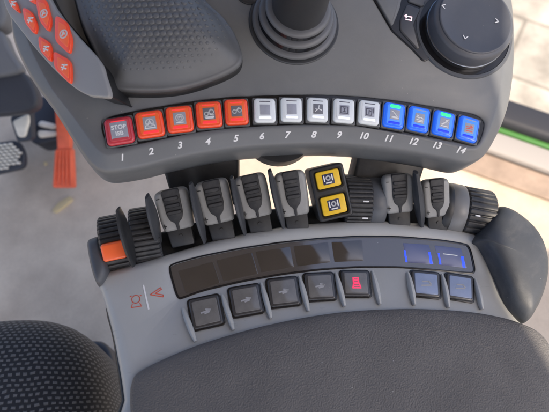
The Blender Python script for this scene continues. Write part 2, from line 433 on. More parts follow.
def dome(pl, P, prof, bm=None, centre=None):
    """prof: (scale about the centroid, height) from the base up; closed with a centre point"""
    P = ccw(P); n = len(P)
    cx, cy = centre or (sum(p[0] for p in P) / n, sum(p[1] for p in P) / n)
    rings = [lift(pl, [(cx + (p[0] - cx) * s, cy + (p[1] - cy) * s) for p in P], h) for s, h in prof]
    return rings_bm(rings, cap_point=pl.w(cx, cy, prof[-1][1] + (prof[-1][1] - prof[-2][1]) * 0.2), bm=bm)
def lathe(m, prof, n=48, bm=None, teeth=None):
    """prof (radius, height along z) in the frame m; teeth=(count, depth) notches the rim where radius is largest"""
    bm = bm or bmesh.new(); rings = []
    for r, z in prof:
        rings.append([m @ Vector((r * math.cos(2 * math.pi * i / n), r * math.sin(2 * math.pi * i / n), z)) for i in range(n)])
    return rings_bm(rings, bm=bm)
def gear(m, Rr, w, teeth, depth, edge=0.0012, bm=None):
    """ribbed thumb wheel about the z axis of frame m"""
    k = 8; n = teeth * k
    def ring(f, z):
        out = []
        for i in range(n):
            q = i % k; d = depth if q in (0, 1) else 0.0
            if q in (2, 7): d = depth * 0.18
            rr = (Rr - d) * f; a = 2 * math.pi * i / n
            out.append(m @ Vector((rr * math.cos(a), rr * math.sin(a), z)))
        return out
    fe = 1 - edge / Rr
    rings = [ring(fe - 0.03, -w / 2), ring(fe, -w / 2 + edge * 0.4), ring(1, -w / 2 + edge * 1.3), ring(1, w / 2 - edge * 1.3), ring(fe, w / 2 - edge * 0.4), ring(fe - 0.03, w / 2)]
    return rings_bm(rings, bm=bm)
def blade(A, B, hw, hd, side, bm=None, n=14, taper=0.8):
    """a thin round-ended fin from A to B, hw half thickness along side, hd half depth"""
    A, B = Vector(A), Vector(B); ax = (B - A); Ln = ax.length; ax.normalize()
    sx = (Vector(side) - ax * ax.dot(Vector(side))).normalized(); dp = ax.cross(sx)
    rings = []; K = 12
    for k in range(K + 1):
        t = k / K
        f = math.sin(math.pi * min(max(t, 0.04), 0.96)) ** 0.35
        tp = 1 + (taper - 1) * t
        c = A + ax * Ln * t
        rings.append([c + sx * hw * f * math.copysign(abs(math.cos(2 * math.pi * i / n)) ** 0.7, math.cos(2 * math.pi * i / n)) + dp * hd * f * tp * math.sin(2 * math.pi * i / n) for i in range(n)])
    return rings_bm(rings, bm=bm)
def box8(b, t, bm=None, bev=0.002, seg=3):
    """hexahedron between two 4-corner loops, edges bevelled"""
    bm2 = bmesh.new(); rings_bm([b, t], bm=bm2)
    bmesh.ops.recalc_face_normals(bm2, faces=bm2.faces)
    if bev: bmesh.ops.bevel(bm2, geom=bm2.edges[:], offset=bev, segments=seg, profile=0.5, affect='EDGES', clamp_overlap=True)
    if bm is None: return bm2
    return join(bm, bm2)
def join(bm, other):
    me = bpy.data.meshes.new('tmp'); other.to_mesh(me); other.free(); bm.from_mesh(me); bpy.data.meshes.remove(me); return bm
def strokes(polys, w, z=0.0, t=0.00012, bm=None):
    """flat printed lines in the local xy plane"""
    bm = bm or bmesh.new()
    for P in polys:
        for a, b in zip(P, P[1:]):
            a, b = Vector(a), Vector(b); d = (b - a)
            if d.length < 1e-7: continue
            d.normalize(); n = Vector((-d.y, d.x)) * w / 2; e = d * w * 0.35
            q = [a - e - n, b + e - n, b + e + n, a - e + n]
            rings_bm([[Vector((p.x, p.y, z)) for p in q], [Vector((p.x, p.y, z + t)) for p in q]], bm=bm)
    return bm
def arc(cx, cy, r, a0=0, a1=360, k=18): return [(cx + r * math.cos(R(a0 + (a1 - a0) * i / k)), cy + r * math.sin(R(a0 + (a1 - a0) * i / k))) for i in range(k + 1)]
def text_bm(body, size, shear=0.0, ext=0.00012, bold=0.02):
    cu = bpy.data.curves.new('lettering', 'FONT'); cu.body = body; cu.size = size; cu.shear = shear; cu.extrude = ext / 2
    cu.align_x = 'CENTER'; cu.align_y = 'CENTER'; cu.resolution_u = 3; cu.offset = size * bold
    o = bpy.data.objects.new('lettering', cu); COL.objects.link(o)
    dg = bpy.context.evaluated_depsgraph_get(); dg.update()
    me = bpy.data.meshes.new_from_object(o.evaluated_get(dg))
    bpy.data.objects.remove(o); bpy.data.curves.remove(cu)
    bm = bmesh.new(); bm.from_mesh(me); bpy.data.meshes.remove(me)
    xs = [v.co.x for v in bm.verts]; ys = [v.co.y for v in bm.verts]
    bmesh.ops.translate(bm, verts=bm.verts[:], vec=(-(min(xs) + max(xs)) / 2, -(min(ys) + max(ys)) / 2, ext / 2))
    return bm
def stick(bvh, px, py, up, off=0.0001):
    """frame on a built surface where the sight line meets it: x along the surface, z its normal"""
    loc, nor, _, _ = bvh.ray_cast(CAM, ray(px, py))
    if nor.dot(ray(px, py)) > 0: nor = -nor
    v = (up - nor * nor.dot(up)).normalized(); u = v.cross(nor)
    m = Matrix((u, v, nor)).transposed().to_4x4(); m.translation = loc + nor * off
    return m

# ------------------------------------------------------------------ frames of the place
UO = zplane(0.05).hit(313, 134)
U = PL(UO, (math.sin(R(7)), -math.sin(R(16)), 0.955))
Lp = PL((0, 0, 0), (math.sin(R(6)), -math.sin(R(4)), 0.99))
LV = (math.sin(R(4)), -math.sin(R(38)), math.cos(R(38)))        # the levers lean back, faces to the driver

# ================================================================== UPPER CONTROL PANEL
up = thing('control_panel', 'dark grey upper control panel with the curved row of fourteen numbered coloured buttons', 'control panel', U.w(0, 0, -0.03))
UOUT = [(-6, -120), (5, -40), (10, 15), (15, 45), (32, 80), (55, 112), (77, 147), (89, 164), (100, 173), (113, 175), (140, 171), (166, 164.5), (200, 157),
        (240, 151), (285, 148), (330, 147), (370, 149.5), (410, 155), (440, 160.5), (462, 165), (474, 162.5), (484, 156), (493, 142), (503, 121), (510, 95),
        (513.5, 60), (513, 20), (509, -20), (500, -120)]
UIN = [(12, -120), (18, -40), (23, 20), (33, 52), (52, 88), (74, 117), (93, 143), (100, 150.5), (107, 154), (118, 152.5), (142, 146.5), (168, 140.5), (204, 135),
       (242, 130.5), (287, 127.8), (328, 127.5), (366, 128.6), (404, 135), (434, 141.5), (455, 147), (468, 150), (478, 148), (486, 136), (493, 117), (499, 93),
       (503, 58), (503, 20), (499, -20), (490, -120)]
STRIP = [(103, 121), (110, 116.5), (135, 111), (166.5, 105.5), (192, 101.5), (230, 97.2), (271, 95.5), (322, 95), (360, 96.8), (401, 101.5), (440, 108), (476, 114.5),
         (484.5, 121), (483.5, 130), (479, 143), (473, 146), (460, 142.5), (426.5, 136.6), (388, 130.5), (356, 125), (322, 124), (296.5, 124), (260, 125.5), (220, 128.3),
         (190, 132.5), (166.5, 137.5), (140, 143), (118, 147.5), (110, 146), (104.5, 137), (101.5, 127)]
A = spline([U.uv(x, y, -0.010) for x, y in UOUT], 7)
B = spline([U.uv(x, y, 0.0) for x, y in UIN], 7)
strip = rpoly([U.uv(x, y, 0.0) for x, y in STRIP], 0.006, 5)
strip = inset_poly(ccw(strip), -0.0009)
prof = [(0.10, -0.036), (0.03, -0.034), (0.0, -0.030), (0.0, -0.013), (0.02, -0.0105), (0.07, -0.008), (0.15, -0.0062), (0.26, -0.0052), (0.78, -0.0014), (0.86, -0.0008), (0.93, -0.0003), (1.0, 0.0)]
bm = loft(U, A, B, prof, holes=[(strip, 0.0016)], hr=0.0005)
bm.normal_update()
UBVH = BVHTree.FromBMesh(bm)
obj('shell', bm, M['upper'], up, angle=50)
fl = inset_poly(ccw(strip), 0.0003)
bm = rings_bm([lift(U, fl, -0.0020), lift(U, fl, -0.0010)])
obj('button_strip', bm, M['gloss_black'], up)

# --- keys of the numbered row
def keycap(w, h, e, z0=0.0, z1=0.0034):
    bm = bmesh.new()
    rings = [lift(IDP, rrect(w, h, w * 0.17), z0), lift(IDP, rrect(w, h, w * 0.17), z1 - 0.0016)]
    for i, hh in ((0.0002, z1 - 0.0010), (0.0007, z1 - 0.0004), (0.0014, z1 - 0.0001), (0.0020, z1)):
        rings.append(lift(IDP, rrect(w, h, w * 0.17, i), hh))
    return rings_bm(rings, bm=bm)
def icon(kind, s):
    W = s * 0.085
    if kind == 'auto': P = [arc(0, s * .06, s * .30), [(-s * .14, -s * .1), (0, s * .22), (s * .14, -s * .1)], [(-s * .08, 0), (s * .08, 0)], [(-s * .4, -s * .38), (s * .4, -s * .38)], [(-s * .38, -s * .28), (-s * .2, -s * .02)], [(s * .38, -s * .28), (s * .2, -s * .02)]]
    elif kind == 'ring': P = [arc(0, s * .04, s * .30), arc(0, s * .04, s * .15, 60, 400), [(-s * .26, -s * .36), (s * .26, -s * .36)], [(0, s * .08), (0, s * .2)]]
    elif kind == 'machine': P = [arc(-s * .22, -s * .02, s * .15), arc(s * .2, s * .14, s * .19), [(-s * .1, s * .05), (s * .04, s * .2), (s * .2, s * .38)], [(-s * .36, -s * .3), (s * .38, -s * .3)], [(-s * .3, -s * .4), (s * .32, -s * .4)], [(s * .05, -s * .12), (s * .36, -s * .16)]]
    elif kind == 'arm': P = [arc(-s * .2, -s * .05, s * .17), arc(s * .26, s * .05, s * .17), [(-s * .3, s * .12), (0, s * .05), (s * .16, s * .3), (s * .36, s * .22)]]
    elif kind == 'branch': P = [[(-s * .3, -s * .28), (s * .05, s * .02), (s * .1, s * .36)], [(s * .05, s * .02), (s * .36, -s * .12)], [(-s * .1, -s * .12), (-s * .24, s * .02)]]
    elif kind == 'frame': P = [[(-s * .36, -s * .34), (s * .36, -s * .34), (s * .36, s * .34), (-s * .36, s * .34), (-s * .36, -s * .34)], [(0, -s * .2), (0, s * .2)], [(-s * .16, s * .2), (s * .16, s * .2)], [(-s * .16, -s * .18), (s * .16, -s * .18)]]
    elif kind == 'frame_arrow': P = [[(-s * .34, -s * .36), (s * .2, -s * .36), (s * .2, s * .3), (-s * .34, s * .3), (-s * .34, -s * .36)], [(-s * .06, -s * .2), (-s * .06, s * .14), (s * .1, s * .04)], [(s * .36, -s * .1), (s * .36, s * .36)]]
    elif kind == 'slope_down': P = [[(-s * .34, s * .34), (-s * .06, s * .2), (s * .3, -s * .24)], [(-s * .34, -s * .34), (s * .38, -s * .34)], [(-s * .2, s * .3), (s * .22, -s * .2)], [(-s * .2, -s * .24), (s * .2, -s * .26)]]
    elif kind == 'wave': P = [[(-s * .34, s * .1), (-s * .1, s * .02), (s * .1, s * .1), (s * .34, 0)], [(-s * .32, -s * .16), (0, -s * .2), (s * .34, -s * .22)], [(-s * .3, s * .28), (-s * .1, s * .18)], [(-s * .2, -s * .34), (s * .34, -s * .34)]]
    elif kind == 'slope_up': P = [[(-s * .3, -s * .22), (s * .06, s * .1), (s * .3, s * .36)], [(-s * .34, -s * .36), (s * .34, -s * .36)], [(-s * .24, -s * .24), (s * .16, s * .12)], [(s * .1, s * .3), (s * .34, s * .14)]]
    elif kind == 'mixed': P = [[(-s * .34, s * .1), (s * .3, s * .16)], [(-s * .3, -s * .14), (0, -s * .04), (s * .32, s * .0)], [(-s * .3, -s * .32), (s * .3, -s * .3)], [(s * .06, s * .3), (s * .26, s * .24)]]
    else: P = []
    return strokes(P, W) if P else None
ROW = [  # centre px, width px, height px, roll deg, kind, icon, label
    (119.5, 131.0, 28.5, 26.0, 12, 'red', 'STOP', 'crimson button marked STOP ISB above the number 1'),
    (150.0, 124.3, 28.0, 25.5, 11, 'orange', 'auto', 'orange button with a ringed A icon above the number 2'),
    (179.7, 119.3, 27.0, 25.2, 9, 'orange', 'ring', 'orange button with a double ring icon above the number 3'),
    (209.0, 114.6, 26.3, 25.0, 7, 'orange', 'machine', 'orange button with a machine and ground icon above the number 4'),
    (236.5, 112.0, 24.0, 24.6, 5, 'orange', 'arm', 'orange button with a jointed arm icon above the number 5'),
    (264.8, 110.6, 22.4, 23.4, 2, 'white', None, 'white button with a plain grey window above the number 6'),
    (291.4, 109.9, 22.2, 23.4, 1, 'white', None, 'white button with a plain grey window above the number 7'),
    (317.6, 109.9, 21.8, 23.2, -1, 'white', 'branch', 'white button with a dark window and branching icon above the number 8'),
    (343.8, 111.0, 22.0, 23.2, -3, 'white', 'frame', 'white button with a framed icon above the number 9'),
    (369.0, 112.8, 22.0, 23.2, -5, 'white', 'frame_arrow', 'white button with a framed arrow icon above the number 10'),
    (394.0, 115.6, 22.0, 24.0, -8, 'blue', 'slope_down', 'blue button with a green light and falling slope icon above the number 11'),
    (418.8, 119.3, 22.0, 23.6, -10, 'blue', 'wave', 'blue button with a wavy icon and no green light above the number 12'),
    (443.6, 123.8, 22.0, 24.0, -12, 'blue', 'slope_up', 'blue button with a green light and rising slope icon above the number 13'),
    (468.2, 129.2, 21.5, 23.6, -14, 'blue', 'mixed', 'rightmost blue button with a red and white icon above the number 14')]
NUM = [(122.5, 157.3), (151, 151.2), (180, 145), (208, 141.2), (236, 138.2), (262, 136), (288, 134.8), (314, 134.4), (339.5, 134.8), (364.5, 135.8), (389, 138.3), (414, 141.3), (437.5, 145.2), (461.5, 150)]
M['icon_dark'] = mat('icon_grey_print', (0.10, 0.10, 0.13), 0.4)
M['icon_red'] = mat('icon_red_print', (0.75, 0.12, 0.10), 0.4)
CAPM = {'red': ('red', 'red_face', 'window', 'white'), 'orange': ('orange', 'orange_face', 'window', 'white'), 'white': ('whitekey', 'whitekey', 'window_pale', 'white'), 'blue': ('bluekey', 'blue_face', 'window_pale', 'white')}
inv = WM[up].inverted()
for i, (px, py, w, h, roll, kind, ic, lab) in enumerate(ROW):
    m = U.mat(px, py, 0.0020, R(roll))
    k = scale_at(m.translation); W, H = w * k * 0.965, h * k * 1.09
    m.translation -= U.n * 0.0031
    cm = CAPM[kind]
    key = obj('button', keycap(W, H, 0.001, 0.0, 0.0046), M[cm[0]], up, lab, local=inv @ m)
    key_w = WM[key]
    pitch = W * (1.155 if kind in ('white', 'blue') else 1.095)
    bz = slab(IDP, rrect(pitch, H * 1.085, W * 0.07), 0.0001, 0.0026, 0.0004, holes=[(rrect(W * (1.085 if kind in ('white', 'blue') else 1.055), H * 1.045, W * 0.20), 0.0022)], hr=0.0002)
    obj('bezel', bz, M['bezel'], key, local=Matrix.Identity(4))
    tz = 0.0046
    obj('key_face', rslab(IDP, W * 0.74, H * 0.78, W * 0.10, tz - 0.0004, tz + 0.00025, 0.0002), M[cm[1]], key, local=Matrix.Identity(4))
    tz += 0.00025
    s = W * (0.60 if ic == 'STOP' else 0.47)
    wm = M['window']
    if kind == 'white' and ic not in ('branch',) or kind == 'blue' or ic in ('auto', 'ring') or kind == 'red': wm = M['window_pale']
    obj('icon_window', rslab(IDP, s * 1.0, s * 1.06, W * 0.02, tz - 0.0003, tz + 0.0001, 0.00005, cy=0), wm, key, local=Matrix.Identity(4))
    bars = []
    bar_m = {'red': 'red_face', 'orange': 'redbar', 'white': 'whitebar', 'blue': 'bluebar'}[kind]
    obj('light_bar', rslab(IDP, W * 0.56, H * 0.10, W * 0.03, tz - 0.0003, tz + 0.00012, 0.00008, cy=-H * 0.33), M[bar_m], key, local=Matrix.Identity(4))
    top_m = M['greenled'] if ic in ('slope_down', 'slope_up') else (M['window_pale'] if kind == 'blue' else M['icon_dark'] if kind == 'white' else M['redbar'])
    th = H * 0.13 if ic in ('slope_down', 'slope_up') else H * 0.035
    obj('indicator_light', rslab(IDP, W * 0.5, th, th * 0.3, tz - 0.0003, tz + 0.00012, 0.00005, cy=H * 0.335), top_m, key, local=Matrix.Identity(4))
    tz += 0.00012
    if ic == 'STOP':
        b1 = text_bm('STOP', H * 0.215, bold=0.035); b2 = text_bm('ISB', H * 0.215, bold=0.035)
        bmesh.ops.translate(b1, verts=b1.verts[:], vec=(0, H * 0.115, tz)); bmesh.ops.translate(b2, verts=b2.verts[:], vec=(0, -H * 0.115, tz))
        obj('lettering', join(b1, b2), M['white'], key, local=Matrix.Identity(4))
    elif ic:
        b1 = icon(ic, s); bmesh.ops.translate(b1, verts=b1.verts[:], vec=(0, 0, tz))
        obj('icon', b1, M['icon_dark'] if ic in ('frame', 'frame_arrow') else M['icon_red'] if ic == 'mixed' else M['white'], key, local=Matrix.Identity(4))
    nm = stick(UBVH, *NUM[i], U.v)
    nk = scale_at(nm.translation)
    nr = math.atan2(-(NUM[min(i + 1, 13)][1] - NUM[max(i - 1, 0)][1]), NUM[min(i + 1, 13)][0] - NUM[max(i - 1, 0)][0])
    nb = text_bm(str(i + 1), 9.4 * nk, 0.20, bold=0.03)
    obj('number', nb, M['white'], key, local=key_w.inverted() @ nm @ Matrix.Rotation(nr, 4, 'Z'))

# --- dark glossy key cluster beside the dial
def wpoly(pl, P, h0, h1, e, r=1.5, holes=()):
    k = scale_at(pl.o)
    return slab(pl, rpoly([pl.uv(x, y, h1) for x, y in P], r * k), h0, h1, e, holes=holes)
cl = obj('key_cluster', wpoly(U, [(368, -14), (374.5, 1), (392, 31), (412, 49), (424, 62), (446, 50), (440, -25), (400, -60), (362, -40)], -0.004, 0.0012, 0.0008, 4), M['gloss_black'], up)
obj('grey_key', wpoly(U, [(376, -2), (381, -14), (404, -14), (400, 8), (393, 25), (391, 25)], 0.0, 0.0024, 0.0009, 3), M['upper'], cl)
obj('dark_key', wpoly(U, [(400, 20), (407, 4), (421, 9), (414, 25), (421, 47), (417, 49), (400, 30)], 0.0, 0.0026, 0.0009, 3), M['lens_ring'], cl)
obj('top_key', wpoly(U, [(408, 1), (411, -10), (428, -10), (424, 7)], 0.0, 0.0026, 0.0009, 3), M['greyring'], cl)
bm = strokes([[(-0.0028, 0.0012), (0.0026, 0.0012), (0.0026, -0.0016), (-0.0018, -0.0016)], [(-0.0016, 0.0024), (-0.0028, 0.0012), (-0.0016, 0.0000)]], 0.0009)
bm.transform(U.mat(408.3, 18, 0.00275, R(-8)))
obj('back_arrow', bm, M['pinkwhite'], cl)
# small round plug at the top edge
obj('round_plug', lathe(U.mat(250, -8, 0), [(0.011, -0.002), (0.011, 0.0008), (0.010, 0.0016), (0.006, 0.0018)]), M['joy'], up)

# underside pod and the two dark arms that carry the panel
bm = lathe(U.mat(279, 127, -0.030) , [(0.016, -0.020), (0.026, -0.018), (0.029, -0.010), (0.029, 0.002)])
obj('underside_pod', bm, M['black'], up)
def arm(tl, tr, br, bl):
    t = [U.hit(*tl, -0.030), U.hit(*tr, -0.030)]; z = zplane(-0.012); b = [z.hit(*bl), z.hit(*br)]
    back = Vector((0, 0.022, -0.004))
    return box8([b[0], b[1], b[1] + back, b[0] + back], [t[0], t[1], t[1] + back, t[0] + back], bev=0.003)
obj('support_arm', arm((156, 150), (238.5, 140), (239, 205), (178, 222)), M['black'], up)
obj('support_arm', arm((361, 143), (431, 150), (414, 204), (347, 204)), M['black'], up)

# ================================================================== DIAL
DPX, DPY = 464, 32
dm = U.mat(DPX, DPY, 0.0); dk = scale_at(dm.translation)
dial = thing('rotary_dial', 'large round dark rotary dial with white arrow marks on its flat top', 'dial', dm.translation)
obj('base_ring', lathe(dm, [(51 * dk, -0.002), (51 * dk, 0.0006), (50 * dk, 0.0016), (47.5 * dk, 0.0016), (47 * dk, 0.0002), (45 * dk, 0.0002)], 72), M['greyring'], dial)
obj('gap_ring', lathe(dm, [(47 * dk, 0.0), (47 * dk, 0.0011), (40 * dk, 0.0011)], 72), M['gloss_black'], dial)
kr = 41.6 * dk
obj('skirt', lathe(dm, [(kr, 0.0014), (kr, 0.0050), (kr - 0.0006, 0.0056), (kr - 0.0016, 0.0060)], 72), M['chrome'], dial)
obj('knob', lathe(dm, [(kr - 0.0006, 0.0050), (kr - 0.0008, 0.0150), (kr - 0.0015, 0.0165), (kr - 0.003, 0.0175), (kr - 0.0045, 0.0180)], 72), M['knob'], dial)
tr = kr - 0.0042
obj('knob_top', lathe(dm, [(tr, 0.0176), (tr, 0.0186), (tr - 0.0004, 0.0190), (tr - 0.001, 0.0191), (tr - 0.002, 0.0187), (tr * 0.5, 0.01845), (0.004, 0.01835)], 72), M['knob'], dial)
bm = bmesh.new()
for a, (px, py) in ((90, (443.5, 6.0)), (-90, (497, 21.3)), (180, (465.3, 37.5)), (0, (472, -14))):
    s = 0.0017
    b = strokes([[(-s, -s * .7), (0, s * .7), (s, -s * .7)]], 0.0007)
    mm = U.mat(px, py, 0.0192, R(a - 14)); b.transform(mm); join(bm, b)
obj('arrow_mark', bm, M['white'], dial)

# ================================================================== JOYSTICK
jm = U.mat(294, 23, 0.0); jk = scale_at(jm.translation)
joy = thing('joystick', 'black joystick rising from a ringed rubber boot', 'joystick', jm.translation)
obj('collar', lathe(jm, [(45.5 * jk, -0.001), (45.5 * jk, 0.0006), (44.6 * jk, 0.0012), (40 * jk, 0.0012)], 64), M['boot'], joy)
for rr, z in ((42.5, 0.0022), (37.0, 0.0105), (31.8, 0.0185)):
    r0 = rr * jk
    obj('boot_ring', lathe(jm, [(r0 - 0.0050, z), (r0 - 0.0008, z + 0.0002), (r0, z + 0.0012), (r0 - 0.0002, z + 0.0026), (r0 - 0.0012, z + 0.0036), (r0 - 0.0030, z + 0.0040), (r0 - 0.0060, z + 0.0040)], 72), M['bootring'], joy)
obj('bellows', lathe(jm, [(41 * jk, 0.0008), (37.5 * jk, 0.004), (36 * jk, 0.0085), (31.5 * jk, 0.0125), (30.5 * jk, 0.0168), (26 * jk, 0.0215)], 64), M['gloss_black'], joy)
sr = 26.0 * jk
obj('stick', lathe(jm, [(sr * 0.99, 0.019), (sr * 0.99, 0.024), (sr, 0.025), (sr * 0.94, 0.055), (sr * 0.9, 0.085), (sr * 0.86, 0.092), (sr * 0.7, 0.096), (sr * 0.3, 0.0975)], 48), M['joy'], joy)

# ================================================================== MULTI-FUNCTION GRIP (palm rest with orange keys)
grip = thing('palm_grip', 'dimpled dark grey palm grip with an angled plate of orange keys', 'control grip', U.hit(170, 70, 0))
PALM = [(70, -60), (78, 10), (97, 58), (109, 80), (116, 90), (135, 92), (160, 92), (185, 89), (212, 81), (234, 71), (242, 62), (241, 50), (234, 33), (222, 17), (208, 4), (198, -12), (190, -60), (130, -90)]
pb = spline([U.uv(x, y + 4, 0.003) for x, y in PALM], 5)
bm = rings_bm([lift(U, ccw(pb), -0.004), lift(U, ccw(pb), 0.004), lift(U, inset_poly(ccw(pb), 0.0015), 0.006)])
obj('grip_base', bm, M['black'], grip)
pc = spline([U.uv(x, y, 0.008) for x, y in PALM], 5)
profp = [(0.97, 0.0045), (0.995, 0.0060), (1.0, 0.0080), (0.992, 0.0095), (0.975, 0.0105), (0.955, 0.0108), (0.93, 0.0112), (0.87, 0.0140), (0.78, 0.0185), (0.66, 0.0232), (0.5, 0.0270), (0.33, 0.0292), (0.15, 0.0302)]
bm = dome(U, pc, profp, centre=U.uv(155, 18, 0.02))
bm.normal_update()
PB = BVHTree.FromBMesh(bm)
# dimples pressed in rows over the top (one surface pattern, in the same mesh)
for r_ in range(-2, 14):
    for q in range(30):
        px = 76 + q * 6.6 + (3.3 if r_ % 2 else 0) - r_ * 0.9; py = -2 + r_ * 5.9 + (q - 12) * -0.25
        ex = (px - 152) / 84.0; ey = (py - 12) / 62.0
        if ex * ex + ey * ey > 1.0 or px < 78 + 0.55 * py: continue
        hit = PB.ray_cast(CAM, ray(px, py))
        if hit[0] is None: continue
        n = hit[1] if hit[1].dot(ray(px, py)) < 0 else -hit[1]
        f = max(0.45, 1.15 - 0.75 * (ex * ex + ey * ey))
        v = (U.v - n * n.dot(U.v)).normalized(); u = v.cross(n)
        mm = Matrix((u, v, n)).transposed().to_4x4(); mm.translation = hit[0] - n * 0.0002
        rr = 0.0023 * f
        rings = []
        for (s, z, oy) in ((1, 0, 0), (0.82, 0.00055, 0.10), (0.5, 0.0008, 0.2)):
            rings.append([mm @ Vector((rr * s * math.cos(2 * math.pi * k / 8), rr * (s * 0.85 * math.sin(2 * math.pi * k / 8) - oy), z * f)) for k in range(8)])
        rings_bm(rings, bm=bm, bottom=False)
obj('palm_rest', bm, M['palm'], grip, angle=60)

G = PL(U.hit(92, 78, 0.024), (-0.30, -0.34, 0.88))
PLATE = [(-4, -40), (30, -42), (50, 0), (62, 18), (75, 34), (98, 60), (104, 76), (109, 95.5), (98, 96.5), (86, 94.5), (69, 83.5), (45, 60), (19, 28), (5, 6)]
gp = spline([G.uv(x, y, 0) for x, y in PLATE], 4)
bm = rings_bm([lift(G, inset_poly(ccw(gp), 0.003), -0.034), lift(G, inset_poly(ccw(gp), 0.0022), -0.003)])
obj('plate_base', bm, M['black'], grip)
obj('key_plate', slab(G, gp, -0.004, 0.0, 0.001), M['plate'], grip)
KEYS = [('orange key with a lit symbol', [(35.5, -3), (45, 0), (50.5, 20), (48, 31), (39.5, 20)], 1), ('o', [(23, 8), (31, 12), (36.5, 25), (34.5, 34), (25, 22)], 0),
        ('o', [(56, 16.5), (65.5, 22), (71, 39), (69, 53), (55.5, 40)], 1), ('o', [(38.6, 36.5), (49, 42.5), (51.5, 54), (50, 61.5), (40, 50)], 0),
        ('o', [(54, 52), (69.5, 61), (70.5, 72), (70, 83.5), (55, 68)], 0), ('o', [(7, -4), (15, 1), (19, 13), (11, 6)], 0), ('o', [(26, -12), (34, -8), (37, 4), (29, 1)], 1)]
for lab, P, ring_ in KEYS:
    kk = scale_at(G.o)
    cxp, cyp = sum(p[0] for p in P) / len(P), sum(p[1] for p in P) / len(P)
    P = [(cxp + (x - cxp) * 1.10, cyp + (y - cyp) * 1.10) for x, y in P]
    b = slab(G, rpoly([G.uv(x, y, 0.002) for x, y in P], 6.0 * kk, 8), -0.0005, 0.0024, 0.0006)
    ko = obj('orange_key', b, M['orange'], grip)
    cxp, cyp = sum(p[0] for p in P) / len(P), sum(p[1] for p in P) / len(P)
    c2 = [(cxp + (x - cxp) * 0.66, cyp + (y - cyp) * 0.66) for x, y in P]
    obj('key_face', slab(G, rpoly([G.uv(x, y, 0.0026) for x, y in c2], 2.2 * kk, 6), 0.002, 0.0027, 0.0002), M['orange_face'], ko)
    s = 0.0064
    b = strokes([arc(0, 0, s * .42), [(-s * .12, -s * .2), (-s * .12, s * .2), (s * .16, s * .05), (-s * .1, -s * .02)]] if ring_ else [[(-s * .3, s * .2), (s * .3, s * .3)], [(-s * .3, -s * .05), (s * .32, -s * .1)], [(0, s * .3), (-s * .1, -s * .3)]], s * 0.15)
    b.transform(G.mat(cxp, cyp, 0.0028, R(-18)))
    obj('icon', b, M['white'], ko)

# ================================================================== LOWER ARMREST CONSOLE
lo = thing('armrest_console', 'silver grey lower armrest console with a curved dark display and seven square smoked keys', 'armrest console', Lp.w(0, 0, -0.03))
LOUT = [(131, 480), (124, 400), (116, 350), (108.5, 317), (101, 292), (97.5, 283), (101, 274), (138, 263), (175, 252), (210, 241.5), (250, 232), (290, 225.5), (330, 222), (370, 220.5),
        (410, 222), (445, 227), (474, 233.5), (482, 241), (492, 268), (507, 300), (522, 322), (540, 400), (545, 480)]
LIN = [(152, 480), (146, 400), (133, 352), (120, 317), (110, 294), (106, 284), (110, 278), (141, 270), (178, 259), (212, 249), (251, 239.5), (291, 233), (330, 229.5), (370, 228),
       (409, 229.5), (442, 234.2), (470, 240), (476, 246), (486, 270), (500, 302), (512, 322), (528, 400), (530, 480)]
DISP = [(169, 269), (171, 264.3), (200, 256.5), (240, 248.5), (280, 242.5), (320, 238.5), (360, 236.3), (400, 236.8), (440, 240), (462, 243.4), (469.5, 245.5), (475.8, 272.5), (469, 273.3), (440, 270.5), (400, 267.3),
        (360, 267), (320, 269.5), (280, 274.6), (240, 281.8), (200, 291.3), (183, 298), (177.5, 299)]
LA = spline([Lp.uv(x, y, -0.005) for x, y in LOUT], 6)
LB = spline([Lp.uv(x, y, 0) for x, y in LIN], 6)
dsp = rpoly([Lp.uv(x, y, 0) for x, y in DISP], 0.008, 6)
bm = loft(Lp, LA, LB, [(0.15, -0.034), (0.0, -0.030), (0.0, -0.0075), (0.06, -0.0050), (0.2, -0.0030), (0.42, -0.0015), (0.7, -0.0004), (1.0, 0.0)], holes=[(dsp, 0.0012)], hr=0.0004)
bm.normal_update()
LBVH = BVHTree.FromBMesh(bm)
obj('housing', bm, M['lower'], lo, angle=50)
d2 = inset_poly(ccw(dsp), 0.0002)
dis = obj('display', rings_bm([lift(Lp, d2, -0.0014), lift(Lp, d2, -0.0003)]), M['display'], lo)
FIELDS = [([(178, 271), (213, 261.5), (220, 283), (186, 293.5)], 0), ([(216.5, 260.5), (252, 252.5), (258, 273.5), (223.5, 281.8)], 0), ([(255.5, 251.8), (290, 246.5), (294, 267), (261.5, 272.5)], 0),
          ([(293.5, 246), (328, 242), (331, 262), (297.5, 266.5)], 0), ([(331.5, 241.7), (362, 240), (364, 260.5), (334.5, 262)], 0), ([(403, 243), (429, 244.6), (434, 264), (408, 262.5)], 1), ([(434.5, 245.2), (461, 248.3), (467.5, 268), (440, 264.8)], 1)]
A0 = lift(Lp, inset_poly(ccw(dsp), -0.0006), -0.001)
obj('display_frame', rings_bm([A0, lift(Lp, inset_poly(ccw(dsp), -0.0006), 0.0002), lift(Lp, inset_poly(ccw(dsp), -0.0003), 0.0004), lift(Lp, inset_poly(ccw(dsp), 0.0006), 0.0004), lift(Lp, inset_poly(ccw(dsp), 0.0009), 0.0001), lift(Lp, inset_poly(ccw(dsp), 0.0009), -0.001), A0], cap=False, bottom=False), M['gloss_black'], dis)
kk = scale_at(Lp.o)
for P, lit in FIELDS:
    f = obj('display_field', slab(Lp, rpoly([Lp.uv(x, y, 0) for x, y in P], 1.2 * kk), -0.0005, -0.0002, 0.00008), M['field_lit' if lit else 'field'], dis)
